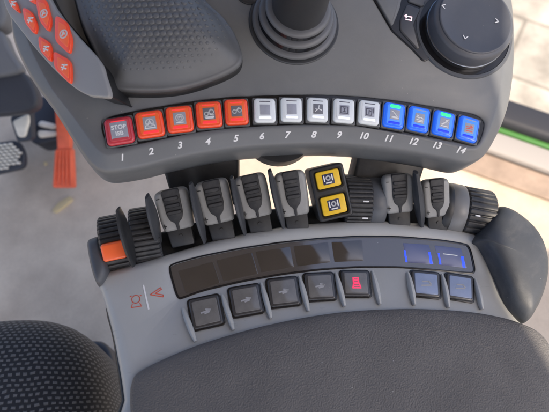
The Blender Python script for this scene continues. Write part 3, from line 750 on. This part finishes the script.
for P in ([(404, 250), (405.4, 250.1), (407.6, 262), (405.6, 262)], [(428.6, 252), (430.6, 252.2), (432.6, 264), (430.2, 263.8)], [(438, 253), (439.4, 253.2), (441.4, 264.4), (439.6, 264.2)], [(461, 256), (463.4, 256.3), (465.6, 268), (463, 267.6)]):
    obj('blue_light', slab(Lp, [Lp.uv(x, y, 0) for x, y in P], -0.0003, -0.0001, 0.00004), M['ledblue'], dis)
obj('white_line', slab(Lp, [Lp.uv(x, y, 0) for x, y in ((443, 253.3), (457.5, 255), (457.6, 255.8), (443.1, 254.1))], -0.0003, -0.0001, 0.00004), M['whitekey'], dis)

LK = [(206, 312, 31, 27, 14, 'a', 'leftmost smoked key with a faint grey symbol'), (246, 300.3, 31, 26, 11.5, 'a', 'brownish smoked key with a faint grey symbol, second from the left'), (283.5, 292, 31, 25.5, 8, 'a', 'smoked key with a pale symbol below the third display field'),
      (319.8, 286.6, 30, 24.5, 4.5, 'a', 'smoked key with a small blue grey symbol'), (355.5, 283.6, 29, 23.5, 1.5, 'p', 'key with a glowing pink lock symbol'),
      (425.5, 284.2, 29, 23, -4, 'b', 'bluish key left of the rightmost one'), (459.5, 287.4, 28, 23, -7.5, 'b', 'rightmost bluish key with a faint arrow')]
inv = WM[lo].inverted()
M['lens_blue'] = mat('blue_grey_key', (0.22, 0.27, 0.40), 0.12, coat=0.5, var=0.1, vscale=120)
for (px, py, w, h, roll, kind, lab) in LK:
    m = Lp.mat(px, py, 0.001, R(roll)); k = scale_at(m.translation); W, H = w * k, h * k * 1.13
    m.translation -= Lp.n * 0.001
    key = obj('square_key', slab(IDP, rrect(W * 1.10, H * 1.10, W * 0.13), -0.0004, 0.0009, 0.0004), M['gloss_black'], lo, lab, local=inv @ m)
    obj('key_edge', rslab(IDP, W * 0.99, H * 0.99, W * 0.10, 0.0006, 0.0026, 0.0012), M['lens_ring'], key, local=Matrix.Identity(4))
    obj('lens', rslab(IDP, W * 0.80, H * 0.80, W * 0.05, 0.0022, 0.0030, 0.0003), M['lens_blue' if kind == 'b' else 'lens'], key, local=Matrix.Identity(4))
    s = W * 0.42
    if kind == 'p': P = [[(-s * .22, s * .42), (s * .2, s * .42), (s * .2, s * .05), (-s * .22, s * .05), (-s * .22, s * .42)], [(-s * .3, -s * .4), (s * .34, -s * .4), (s * .26, -s * .05), (-s * .22, -s * .05), (-s * .3, -s * .4)], [(-s * .2, s * .22), (s * .2, s * .22)], [(-s * .2, -s * .22), (s * .26, -s * .22)]]
    elif kind == 'a': P = [[(-s * .36, -s * .04), (s * .3, s * .06)], [(-s * .1, -s * .14), (s * .24, -s * .06)], [(s * .02, s * .16), (s * .34, s * .08)]]
    else: P = [[(-s * .4, -s * .2), (s * .36, -s * .1)], [(-s * .3, s * .15), (s * .2, s * .2), (s * .38, 0)]]
    b = strokes(P, s * 0.12, z=0.00302)
    obj('icon', b, M['pink_print' if kind == 'p' else 'lens_print'], key, local=Matrix.Identity(4))
for (a, b) in (((183, 309), (195.5, 341.5)), ((222, 295), (233.5, 330)), ((261, 283), (271, 318.5)), ((299, 276.5), (308.5, 311)), ((335.5, 273), (344.5, 306.5)), ((372, 271.3), (380, 304.5)), ((407.5, 272.5), (414.5, 305)), ((441.5, 274.5), (448.5, 307.5)), ((474.5, 279), (482, 309.5))):
    A_, B_ = Lp.hit(*a, 0.0002), Lp.hit(*b, 0.0016)
    obj('divider_rib', blade(A_, B_, 0.0021, 0.0036, Lp.u, taper=1.1), M['lower'], lo)
# printed orange symbols with a white stroke between
im = stick(LBVH, 146, 297, Lp.v); k = scale_at(im.translation)
bm = strokes([[(-3.3 * k, 12 * k), (3.3 * k, -12 * k)]], 1.5 * k); bm.transform(im @ Matrix.Rotation(R(2), 4, 'Z'))
obj('white_stroke', bm, M['white'], lo)
im = stick(LBVH, 136, 300, Lp.v)
ic = Matrix.Rotation(R(10), 4, 'Z')
bm = strokes([arc(0, 1.2 * k, 4.0 * k), [(-5 * k, -6.5 * k), (5 * k, -6.5 * k)], [(-3.6 * k, -3.2 * k), (-4.6 * k, -5.6 * k)], [(3.6 * k, -3.2 * k), (4.6 * k, -5.6 * k)], [(-5.5 * k, 4.6 * k), (-4 * k, 5.2 * k)], [(4.4 * k, 4.8 * k), (5.6 * k, 4 * k)]], 0.7 * k)
bm.transform(stick(LBVH, 136, 300.5, Lp.v) @ ic)
obj('orange_symbol', bm, M['orange_print'], lo)
bm = strokes([[(-5 * k, -5.5 * k), (1.2 * k, 6 * k), (5 * k, -5.5 * k)], [(-3 * k, -6 * k), (0.8 * k, 1 * k), (3 * k, -6 * k)], [(-5 * k, -5.5 * k), (-3 * k, -6 * k)], [(5 * k, -5.5 * k), (3 * k, -6 * k)]], 0.8 * k)
bm.transform(stick(LBVH, 156.5, 294, Lp.v) @ Matrix.Rotation(R(110), 4, 'Z'))
obj('orange_symbol', bm, M['orange_print'], lo)

# black trough under the levers, black skirt below, end cap on the left
bm = slab(Lp, spline([Lp.uv(x, y, -0.010) for x, y in ((96, 270), (104, 248), (150, 234), (205, 219), (260, 209), (340, 203), (420, 203), (470, 212), (490, 226), (484, 250), (300, 250), (130, 290))], 4), -0.045, -0.010, 0.003)
obj('lever_trough', bm, M['black'], lo)
bm = slab(Lp, spline([Lp.uv(x, y, -0.02) for x, y in ((106, 300), (112, 340), (120, 400), (128, 480), (500, 480), (500, 330), (470, 260), (300, 250), (140, 285))], 4), -0.14, -0.022, 0.003)
obj('skirt', bm, M['black'], lo)
bm = dome(Lp, spline([Lp.uv(x, y, 0.004) for x, y in ((86.5, 241), (92, 236.5), (99, 236), (104, 250), (108, 268), (104, 280), (97.5, 284), (93, 276), (88.5, 258))], 4), [(0.96, -0.03), (1.0, -0.02), (1.0, -0.002), (0.97, 0.002), (0.86, 0.005), (0.6, 0.0068), (0.3, 0.0072)])
obj('end_cap', bm, M['greyring'], lo)
# side bolster
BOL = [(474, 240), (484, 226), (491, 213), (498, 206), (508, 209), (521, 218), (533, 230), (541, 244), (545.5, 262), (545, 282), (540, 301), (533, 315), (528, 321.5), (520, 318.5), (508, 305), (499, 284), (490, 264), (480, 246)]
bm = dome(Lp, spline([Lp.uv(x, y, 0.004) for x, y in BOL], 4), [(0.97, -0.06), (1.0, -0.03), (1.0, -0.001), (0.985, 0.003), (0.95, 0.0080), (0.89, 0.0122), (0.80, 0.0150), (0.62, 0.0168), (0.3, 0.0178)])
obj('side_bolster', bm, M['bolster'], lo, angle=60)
pb0 = [Vector((x, y, -0.60)) for x, y in ((-0.03, -0.17), (0.09, -0.17), (0.09, -0.10), (-0.03, -0.10))]
obj('pedestal', box8(pb0, [p + Vector((0, 0, 0.53)) for p in pb0], bev=0.006), M['black'], lo)
# fins between the levers
def zh(px, py, z): return zplane(z).hit(px, py)
for (tx, ty, bx, by, w) in ((118, 209, 134.5, 264, 3.6), (147, 196, 160, 243, 3.8), (190.5, 183, 205, 241, 3.8), (231.5, 177, 245, 233, 3.8), (269.5, 170.5, 283.5, 226, 4.4), (415.5, 172, 421, 225, 5.4)):
    A_ = Lp.hit(bx, by, 0.004 if tx < 120 else -0.001); B_ = zh(tx, ty, A_.z + 0.034); k = scale_at(A_)
    obj('lever_divider', blade(A_, B_, w * 0.85 * k, 0.010, (1, 0, 0), taper=0.9), M['fin'] if tx > 120 else M['black'], lo)

# ------------------------------------------------------------------ armrest pad
PADP = [(126, 500), (130, 430), (129.5, 398), (131, 383), (138, 372), (165, 358), (200, 344), (250, 329), (300, 318), (345, 311.5), (390, 308.8), (430, 308.8), (470, 311.5), (500, 316.5), (522, 323), (540, 332), (552, 348), (558, 380), (562, 430), (562, 500)]
pp = spline([Lp.uv(x, y, 0.003) for x, y in PADP], 6)
bm = dome(Lp, pp, [(0.985, -0.020), (1.0, -0.010), (1.0, 0.0005), (0.996, 0.0022), (0.985, 0.0038), (0.965, 0.0048), (0.92, 0.0058), (0.8, 0.0072), (0.6, 0.0085), (0.3, 0.0095)])
pad = obj('armrest_pad', bm, M['pad'], base=Lp.w(0, -0.1, -0.01), angle=60)
tag(pad, 'dark charcoal grained soft armrest pad below the row of square keys', 'armrest pad')

# ================================================================== LEVERS
LEV = [  # top px, bottom px, label
    ((169, 190.5), (179, 230.5), 31, 'grey finger lever beside the left ribbed wheels, leftmost of the six'),
    ((210, 181.5), (220, 224), 31, 'grey finger lever below the left dark support arm, second from the left'),
    ((249, 176), (258.5, 218), 29.5, 'grey finger lever, third from the left, between two dark fins'),
    ((289.5, 172.5), (296.5, 216.5), 28.5, 'grey finger lever directly left of the yellow key block'),
    ((399, 175), (400.5, 213.5), 28, 'grey finger lever just right of the middle ribbed wheel'),
    ((436.5, 180), (438.5, 217.5), 25, 'grey finger lever beside the right ribbed wheel, rightmost of the six')]
def lever_proto(label):
    t = thing('finger_lever', label, 'lever', (0, 0, 0), 'grey finger levers along the console')
    w, h, th = 0.0235, 0.0335, 0.011
    def face(i): return rpoly([(-w * .44 + i, i), (w * .44 - i, i), (w * .48 - i, h * .25), (w * .5 - i, h - i - .004), (w * .44 - i, h - i - .0008), (w * .3, h - i + .0003), (-w * .3, h - i + .0003), (-w * .44 + i, h - i - .0008), (-w * .5 + i, h - i - .004), (-w * .48 + i, h * .25)], 0.003)
    rings = [lift(IDP, face(0.001), -th), lift(IDP, face(0), -th + 0.002), lift(IDP, face(0), -0.003), lift(IDP, face(0.0006), -0.0012), lift(IDP, face(0.0018), -0.0002), lift(IDP, face(0.003), 0.0)]
    obj('grip', rings_bm(rings), M['lever'], t)
    ins = [(-w * .25, h + .0006), (w * .27, h + .0006), (w * .25, h * .44), (w * .18, h * .27), (w * .05, h * .20), (w * .04, 0.0005), (-w * .04, 0.0005), (-w * .05, h * .20), (-w * .18, h * .27), (-w * .24, h * .44)]
    bm = slab(IDP, rpoly(ins, 0.002), -0.004, 0.0008, 0.0005)
    for q in range(3):
        y = h * (0.48 + 0.17 * q)
        rings = []
        for (a, z) in ((0, 0.0006), (0.0003, 0.0014), (0.0010, 0.0019), (0.0014, 0.0019)):
            rings.append([Vector((x, yy + 0.0008 * (1 - (x / (w * .3)) ** 2) * -1.2, z)) for x, yy in rrect(w * .44 - a, 0.0036 - a * 1.6, min(0.0012, (0.0036 - a * 1.6) * 0.45), cy=y)])
        rings_bm(rings, bm=bm)
    obj('rubber_insert', bm, M['rubber'], t)
    bm = strokes([[(-w * .42, h * .84), (-w * .34, h * .84)], [(-w * .42, h * .16), (-w * .32, h * .16)], [(-w * .37, h * .11), (-w * .37, h * .21)]], 0.0007, z=0.00005)
    obj('plus_minus_mark', bm, M['black'], t)
    bm = box8([Vector((-.008, -.014, -.010)), Vector((.008, -.014, -.010)), Vector((.008, -.014, -.002)), Vector((-.008, -.014, -.002))], [Vector((-.009, .002, -.010)), Vector((.009, .002, -.010)), Vector((.009, .002, -.002)), Vector((-.009, .002, -.002))], bev=0.001)
    rings_bm([[Vector((0.0014 * math.cos(a * math.pi / 4), -0.005 + 0.0014 * math.sin(a * math.pi / 4), z)) for a in range(8)] for z in (-0.003, -0.0012)], bm=bm)
    obj('stem', bm, M['black'], t)
    return t
proto = lever_proto(LEV[0][3])
for i, (tp, bt, w, lab) in enumerate(LEV):
    o = proto if i == 0 else copy_tree(proto)
    pb_ = Lp.hit(*bt, 0.006)
    pl = PL(pb_, LV)
    t2 = pl.hit(*tp); vec = t2 - pb_
    vv = vec.normalized(); nn = pl.n; uu = vv.cross(nn)
    sx = w * 1.10 * scale_at(pb_) / 0.0235; sy = vec.length / 0.0335
    m = Matrix((uu * sx, vv * sy, nn * sx)).transposed().to_4x4(); m.translation = pb_
    o.matrix_world = m; o['label'] = lab; WM[o] = m

# ------------------------------------------------------------------ thumb wheels
def axis_frame(c, a):
    a = a.normalized(); x = Vector((0, 0, 1)); x = (x - a * x.dot(a)).normalized(); y = a.cross(x)
    m = Matrix((x, y, a)).transposed().to_4x4(); m.translation = c; return m
def ldir(deg): return Lp.u * math.cos(R(deg)) + Lp.v * math.sin(R(deg))
def wheel_thing(px, py, wpx, Rr, deg, label, teeth=26, z=-0.010, depth=0.0014, m='wheel'):
    # px, py: where the rim of the console cuts the front of the wheel
    c = Lp.hit(px, py, 0.0) + Lp.v * (math.sqrt(Rr * Rr - z * z) + 0.001) + Lp.n * z; k = scale_at(c)
    t = thing('thumb_wheel', label, 'thumb wheel', c, 'ribbed thumb wheels of the console')
    fr = axis_frame(c, ldir(deg))
    obj('ribbed_tyre', gear(fr, Rr, wpx * k, teeth, depth), M[m], t)
    return t, fr, k, c
t, fr, k, c = wheel_thing(110, 268, 25, 0.0225, 15, 'ribbed black thumb wheel with an orange marker at the far left', 34)
# orange tab on the ribs
tm = axis_frame(c, ldir(15))
tn = Vector((0, -0.62, 0.8)).normalized(); tn = (tn - ldir(15) * tn.dot(ldir(15))).normalized()
tp = PL(c + tn * 0.0218, tn, ldir(15))
obj('orange_marker', rslab(tp, 22 * k, 0.0125, 0.002, -0.002, 0.0032, 0.0015), M['orange_face'], t)
wheel_thing(142, 259, 27, 0.0225, 13, 'plain ribbed black thumb wheel between a dark fin and the leftmost lever', 34)
t, fr, k, c = wheel_thing(359, 222, 27, 0.0225, 1, 'ribbed black thumb wheel with white ticks right of the yellow keys', 38)
obj('side_disc', lathe(fr @ Matrix.Translation((0, 0, 18.5 * k)), [(0.018, -8 * k), (0.0215, -7.5 * k), (0.0222, -6 * k), (0.0222, 5 * k), (0.021, 7.5 * k), (0.017, 8 * k)], 56), M['greyring'], t)
for ang in (26, 60):
    tn = Vector((0, -math.sin(R(ang)), math.cos(R(ang)))); tp = PL(c + tn * 0.0226, tn, ldir(1))
    obj('white_tick', rslab(tp, 5.5 * k, 0.0012, 0.0004, -0.0005, 0.0002, 0.0001, cx=7 * k), M['white'], t)
t, fr, k, c = wheel_thing(482, 235, 29, 0.0225, -9, 'ribbed dark thumb wheel against the side bolster at the far right', 26)
obj('side_disc', lathe(fr @ Matrix.Translation((0, 0, -22 * k)), [(0.019, -7.5 * k), (0.0222, -7 * k), (0.0228, -5 * k), (0.0228, 5 * k), (0.0222, 7 * k), (0.018, 7.5 * k)], 56), M['ring_grey'], t)
obj('inner_disc', lathe(fr @ Matrix.Translation((0, 0, -33 * k)), [(0.017, -5 * k), (0.0215, -4 * k), (0.0228, 0), (0.0222, 4 * k), (0.017, 4.6 * k)], 56), M['black'], t)
tn = Vector((0, -math.sin(R(30)), math.cos(R(30)))); tp = PL(c + tn * 0.0226, tn, ldir(-9))
obj('white_tick', rslab(tp, 5 * k, 0.0012, 0.0004, -0.0005, 0.0002, 0.0001, cx=-5 * k), M['white'], t)

# ------------------------------------------------------------------ twin yellow key block
yb = zplane(0.004).hit(337, 219)
Y = PL(yb, (math.sin(R(4)), -math.sin(R(33)), math.cos(R(33))))
top = Y.hit(325.5, 166); vec = top - yb
Y = PL(yb, Y.n, vec.cross(Y.n))
k = scale_at(yb); W = 35 * k; H = vec.length
yk = thing('yellow_key_block', 'black two well switch block holding two yellow keys', 'switch block', yb)
cells = [(H * 0.755, 30 * k, H * 0.40), (H * 0.27, 31 * k, H * 0.44)]
bm = slab(Y, rpoly([(-W * .5, 0), (W * .5, 0), (W * .5, H), (-W * .5, H)], 0.003), -0.026, 0, 0.0016, seg=4, holes=[(rrect(cw, ch, 0.003, cy=cy), 0.0032) for cy, cw, ch in cells], hr=0.0012)
obj('block_housing', bm, M['black'], yk)
for j, (cy, cw, ch) in enumerate(cells):
    mm = Matrix((Y.u, Y.v, Y.n)).transposed().to_4x4(); mm.translation = Y.w(0, cy, -0.0032)
    ky = obj('yellow_key', rslab(IDP, cw * 0.80, ch * 0.80, 0.0018, 0.0, 0.0030, 0.0008), M['yellow'], yk, local=WM[yk].inverted() @ mm)
    s = cw * 0.34
    obj('icon_panel', rslab(IDP, s * 1.15, s * 1.05, 0.0006, 0.0028, 0.00315, 0.0001), M['navy'], ky, local=Matrix.Identity(4))
    b = strokes([arc(0, s * .1, s * .19), [(-s * .4, s * .36), (-s * .4, -s * .16)], [(s * .4, s * .36), (s * .4, -s * .16)], [(-s * .26, -s * .36), (s * .26, -s * .36)]], s * 0.12, z=0.00316)
    obj('icon', b, M['white'], ky, local=Matrix.Identity(4))

# ================================================================== SEAT
SP = zplane(-0.16)
SEAT = [(-130, 360), (-60, 336), (0, 324), (45, 322), (75, 329), (94, 344), (105, 366), (111, 395), (114, 430), (116, 520), (60, 560), (-60, 560), (-140, 480)]
so = spline([SP.uv(x, y, 0) for x, y in SEAT], 8)
bm = dome(SP, so, [(0.95, -0.11), (0.985, -0.07), (1.0, -0.035), (1.0, -0.012), (0.99, 0.004), (0.97, 0.014), (0.94, 0.022), (0.89, 0.030), (0.82, 0.037), (0.72, 0.043), (0.58, 0.048), (0.4, 0.051), (0.2, 0.053)])
uvl = bm.loops.layers.uv.new('UVMap')
n_s = len(so); ccx = sum(p[0] for p in so) / n_s; ccy = sum(p[1] for p in so) / n_s
for f in bm.faces:
    for l in f.loops:
        d = Vector((l.vert.co.x - ccx, l.vert.co.y - ccy)); drop = (-0.107 - l.vert.co.z)
        dl = d.normalized() if d.length > 1e-6 else d
        q = d + dl * max(0, drop) * 0.55
        a = R(-6); l[uvl].uv = (q.x * math.cos(a) - q.y * math.sin(a), q.x * math.sin(a) + q.y * math.cos(a))
seat = thing('seat', 'dark seat cushion in black fabric with small grey dashes', 'seat', (ccx, ccy, -0.28))
obj('cushion', bm, M['fabric'], seat, angle=80)
bq = zplane(-0.30)
bm = slab(bq, rpoly([bq.uv(x, y) for x, y in ((40, 352), (96, 338), (110, 345), (122, 400), (122, 480), (-60, 480))], 0.02), -0.25, 0.0, 0.006)
obj('seat_base', bm, M['navyblack'], seat)

# ================================================================== CAB FLOOR AND WHAT STANDS ON IT
FZ = -0.60
F = zplane(FZ)
e1, e2 = F.hit(500, 139), F.hit(549, 156)
ed = (e2 - e1).normalized()
def edge(t): return e1 + ed * t
ins = Vector((0, 0, 1)).cross(ed)      # outward (away from the driver)
if ins.y < 0: ins = -ins
fp = [edge((-2.0 - e1.x) / ed.x), edge((2.2 - e1.x) / ed.x), Vector((2.2, -1.6, FZ)), Vector((-2.0, -1.6, FZ))]
bm = rings_bm([[p + Vector((0, 0, -0.04)) for p in fp], fp])
fl_ = obj('cab_floor', bm, M['floor']); fl_['kind'] = 'structure'
# door sill: painted green edge and black rubber seal
sill = thing('door_sill', 'black rubber and bright green door sill along the cab floor edge', 'door sill', edge(0))
def bar(t0, t1, o0, o1, z0, z1, bev):
    b = [edge(t0) + ins * o0, edge(t1) + ins * o0, edge(t1) + ins * o1, edge(t0) + ins * o1]
    return box8([p + Vector((0, 0, z0)) for p in b], [p + Vector((0, 0, z1)) for p in b], bev=bev)
obj('green_edge', bar(-2, 2, 0.002, 0.015, -0.05, 0.022, 0.004), M['green'], sill)
M['trim'] = mat('sill_trim_grey', (0.36, 0.33, 0.30), 0.7, 0.1, 300)
M['brown'] = mat('strip_brown', (0.33, 0.245, 0.185), 0.9, 0.3, 300, var=0.2, vscale=25)
obj('grey_trim', bar(-2, 2, -0.055, -0.001, 0.001, 0.022, 0.006), M['trim'], sill)
obj('brown_strip', bar(-2, 0.7, -0.115, -0.058, 0.001, 0.010, 0.004), M['brown'], sill)  # low brown strip laid in for the darker band inside the sill
obj('rubber_seal', bar(-2, 2, 0.017, 0.085, -0.06, 0.040, 0.012), M['seal'], sill)
# ground outside
gz = -1.75
bm = rings_bm([[Vector((x, y, z)) for x, y in ((-60, -60), (60, -60), (60, 60), (-60, 60))] for z in (gz - 0.2, gz)])
gr = obj('ground', bm, M['ground']); gr['kind'] = 'structure'

# orange accelerator pedal
PZ = PL(zplane(-0.52).hit(62, 170), (0.02, -0.5, 0.86))
ped = thing('accelerator_pedal', 'orange ribbed accelerator pedal standing on the cab floor', 'pedal', PZ.o + Vector((0, 0, -0.06)))
pq = [PZ.uv(x, y) for x, y in ((54.5, 149), (72.5, 148), (74.5, 188), (52, 188))]
bm = slab(PZ, rpoly(pq, 0.006), -0.012, 0.0, 0.003)
for q in range(5):
    f0 = 0.13 + q * 0.185
    a = Vector(pq[3]).lerp(Vector(pq[2]), f0); b = Vector(pq[0]).lerp(Vector(pq[1]), f0)
    blade(PZ.w(a.x, a.y + 0.004, 0.0005), PZ.w(b.x, b.y - 0.004, 0.0005), 0.0027, 0.004, PZ.u, bm=bm)
obj('ribbed_pad', bm, M['pedal'], ped)
ptop = zplane(-0.44).hit(63, 96)
a0, a1 = PZ.hit(57, 151, -0.004), PZ.hit(70, 151, -0.004)
b0, b1 = ptop + Vector((-0.018, 0, 0)), ptop + Vector((0.018, 0, 0)); bk = Vector((0, 0.012, -0.012))
obj('pedal_arm', box8([a0, a1, a1 + bk, a0 + bk], [b0, b1, b1 + bk, b0 + bk], bev=0.003), M['pedal'], ped)
# brake pedal with cream ridged rubber
BZ = PL(zplane(-0.48).hit(8, 158), (0.05, -0.45, 0.88))
bp_ = thing('brake_pedal', 'black framed brake pedal with cream diamond ridged rubber at the left edge', 'pedal', BZ.o + Vector((0, 0, -0.08)))
bq_ = [(-26, 146), (17, 139.5), (24.5, 153), (24, 168), (-24, 179)]
obj('pedal_frame', slab(BZ, rpoly([BZ.uv(x, y) for x, y in bq_], 0.012), -0.014, 0.0, 0.003), M['navyblack'], bp_)
cxp, cyp = -3, 156
b2 = [(cxp + (x - cxp) * 0.88, cyp + (y - cyp) * 0.78) for x, y in bq_]
inner = ccw(rpoly([BZ.uv(x, y) for x, y in b2], 0.008))
bm = rings_bm([lift(BZ, inner, -0.001), lift(BZ, inner, 0.002)])
def inside(p):
    c = False; n = len(inner)
    for i in range(n):
        a, b = inner[i], inner[i - 1]
        if (a[1] > p[1]) != (b[1] > p[1]) and p[0] < (b[0] - a[0]) * (p[1] - a[1]) / (b[1] - a[1]) + a[0]: c = not c
    return c
obj('pedal_bed', bm, M['navyblack'], bp_)
bm = bmesh.new()
for i in range(-16, 16):
    for j in range(-10, 10):
        x = i * 0.0095 + (0.00475 if j % 2 else 0); y = j * 0.0062
        a = R(8); p = (x * math.cos(a) - y * math.sin(a), x * math.sin(a) + y * math.cos(a))
        if inside(p): rslab(BZ, 0.0080, 0.0044, 0.0015, 0.0015, 0.0058, 0.0016, cx=p[0], cy=p[1], seg=2, bm=bm)
obj('ridged_rubber', bm, M['cream'], bp_)
# second pedal, side-on, further forward
CZ = PL(zplane(-0.40).hit(22, 126), (-0.1, -0.6, 0.78))
cp = thing('clutch_pedal', 'small dark pedal with a smooth cream pad beyond the ridged one', 'pedal', CZ.o + Vector((0, 0, -0.06)))
obj('pedal_frame', slab(CZ, rpoly([CZ.uv(x, y) for x, y in ((9, 117), (30, 108), (32, 140), (17, 143))], 0.008), -0.014, 0.0, 0.003), M['navyblack'], cp)
obj('cream_pad', slab(CZ, rpoly([CZ.uv(x, y, 0.004) for x, y in ((12, 121), (28, 113.5), (29, 122), (25, 137.5), (18, 137.5))], 0.006), -0.001, 0.005, 0.003), M['cream'], cp)
# foot rest block with two pale treads
DZ = PL(zplane(-0.50).hit(47, 128), (0.0, -0.35, 0.93))
fr_ = thing('foot_rest', 'dark foot rest with two pale worn treads behind the orange pedal', 'foot rest', DZ.o + Vector((0, 0, -0.08)))
obj('rest_block', slab(DZ, rpoly([DZ.uv(x, y) for x, y in ((22, 96), (62, 96), (62, 139), (34, 145), (24, 132))], 0.012), -0.06, 0.0, 0.004), M['navyblack'], fr_)
for P in (((40, 120), (56, 124), (55, 129.5), (37, 126)), ((37, 130), (57, 131), (56, 136), (38, 138))):
    obj('pale_tread', slab(DZ, rpoly([DZ.uv(x, y, 0.004) for x, y in P], 0.008), -0.001, 0.006, 0.004), M['cream'], fr_)
# steering column shroud and pedal box at upper left
VZ = PL(zplane(-0.28).hit(2, 60), (0.25, -0.55, 0.8))
col = thing('steering_column', 'blue black steering column shroud with grey panels at upper left', 'steering column', VZ.o + Vector((0, 0, -0.3)))
obj('shroud', slab(VZ, rpoly([VZ.uv(x, y) for x, y in ((-60, 62), (8, 64), (28, 74), (37, 92), (38, 106), (28, 112), (14, 114), (-60, 120))], 0.02), -0.05, 0.0, 0.007), M['navyblack'], col)
obj('grey_cover', slab(VZ, rpoly([VZ.uv(x, y, 0.01) for x, y in ((-60, 20), (4, 30), (12, 52), (26, 72), (4, 77), (-60, 82))], 0.015), -0.02, 0.012, 0.008), M['midgrey'], col)
obj('upper_cover', slab(VZ, rpoly([VZ.uv(x, y, 0.006) for x, y in ((-70, -60), (-2, -60), (4, -6), (8, 22), (-2, 30), (-70, 26))], 0.015), -0.05, 0.006, 0.008), M['midgrey'], col)
# wall of the front console behind
WZ = zplane(-0.36)
for th, fr0, mm in ((bp_, BZ, 'navyblack'), (cp, CZ, 'navyblack'), (ped, PZ, 'seal')):
    o0 = fr0.o + Vector((0, 0.012, -0.022)); q0 = [o0 + Vector((x, y, 0)) for x, y in ((-0.012, -0.008), (0.012, -0.008), (0.012, 0.008), (-0.012, 0.008))]
    obj('hinge_post', box8([p + (o0 - CAM).normalized() * ((FZ - p.z) / (o0 - CAM).normalized().z) for p in q0], q0, bev=0.002), M[mm], th)
# crumbs on the floor
CZ2 = zplane(FZ + 0.003)
bm = slab(CZ2, rpoly([CZ2.uv(x, y) for x, y in ((52, 211), (58, 203), (70, 196), (73, 200), (64, 207), (56, 213))], 0.004), -0.004, 0.002, 0.001)
b_ = CZ2.hit(62, 205)
tag(obj('wood_chip', bm, M['scrap'], base=b_), 'pale yellow wood chip lying on the floor below the orange pedal', 'wood chip')
bm = slab(CZ2, rpoly([CZ2.uv(x, y) for x, y in ((43, 162), (46, 161.5), (47, 164), (44.5, 165))], 0.002), -0.004, 0.001, 0.001)
tag(obj('crumb', bm, M['scrap'], base=CZ2.hit(45, 163)), 'tiny pale crumb on the floor left of the orange pedal', 'crumb')

# ================================================================== ADDED CAB ROOF (unseen, outline cut to steer shade and display reflections), SKY, SUN
rz = 0.85
bm = bmesh.new()
rp = [(-0.75, -1.6), (2.0, -1.6), (2.0, -0.76), (0.98, -0.76), (0.86, -0.92), (0.672, -0.73), (0.622, -0.63), (0.606, -0.50), (0.576, -0.40), (0.572, -0.04), (0.32, -0.03), (0.22, 0.34), (0.20, 0.62), (-0.75, 0.65)]
rings_bm([[Vector((x, y, rz)) for x, y in rp], [Vector((x, y, rz + 0.06)) for x, y in rp]], bm=bm)
ro = obj('shade_roof', bm, M['roof']); ro['kind'] = 'structure'

SUN = Vector((0.40, -0.50, 0.77)).normalized()
el = math.asin(SUN.z); az = math.atan2(SUN.x, SUN.y)
sd = bpy.data.lights.new('sun', 'SUN'); sd.energy = 2.6; sd.angle = R(0.5); sd.color = (1.0, 0.87, 0.70)
sun = bpy.data.objects.new('sun', sd); COL.objects.link(sun)
sun.rotation_euler = SUN.to_track_quat('Z', 'Y').to_euler()
w = bpy.data.worlds.new('World'); S.world = w; w.use_nodes = True
nt = w.node_tree; bg = nt.nodes['Background']
sk = nt.nodes.new('ShaderNodeTexSky'); sk.sky_type = 'NISHITA'; sk.sun_disc = False
sk.sun_elevation = el; sk.sun_rotation = az; sk.air_density = 0.7; sk.dust_density = 3.5; sk.ozone_density = 0.6
nt.links.new(sk.outputs['Color'], bg.inputs['Color']); bg.inputs['Strength'].default_value = 0.15
S.view_settings.view_transform = 'Standard'; S.view_settings.look = 'None'
S.view_settings.exposure = 1.18; S.view_settings.gamma = 1
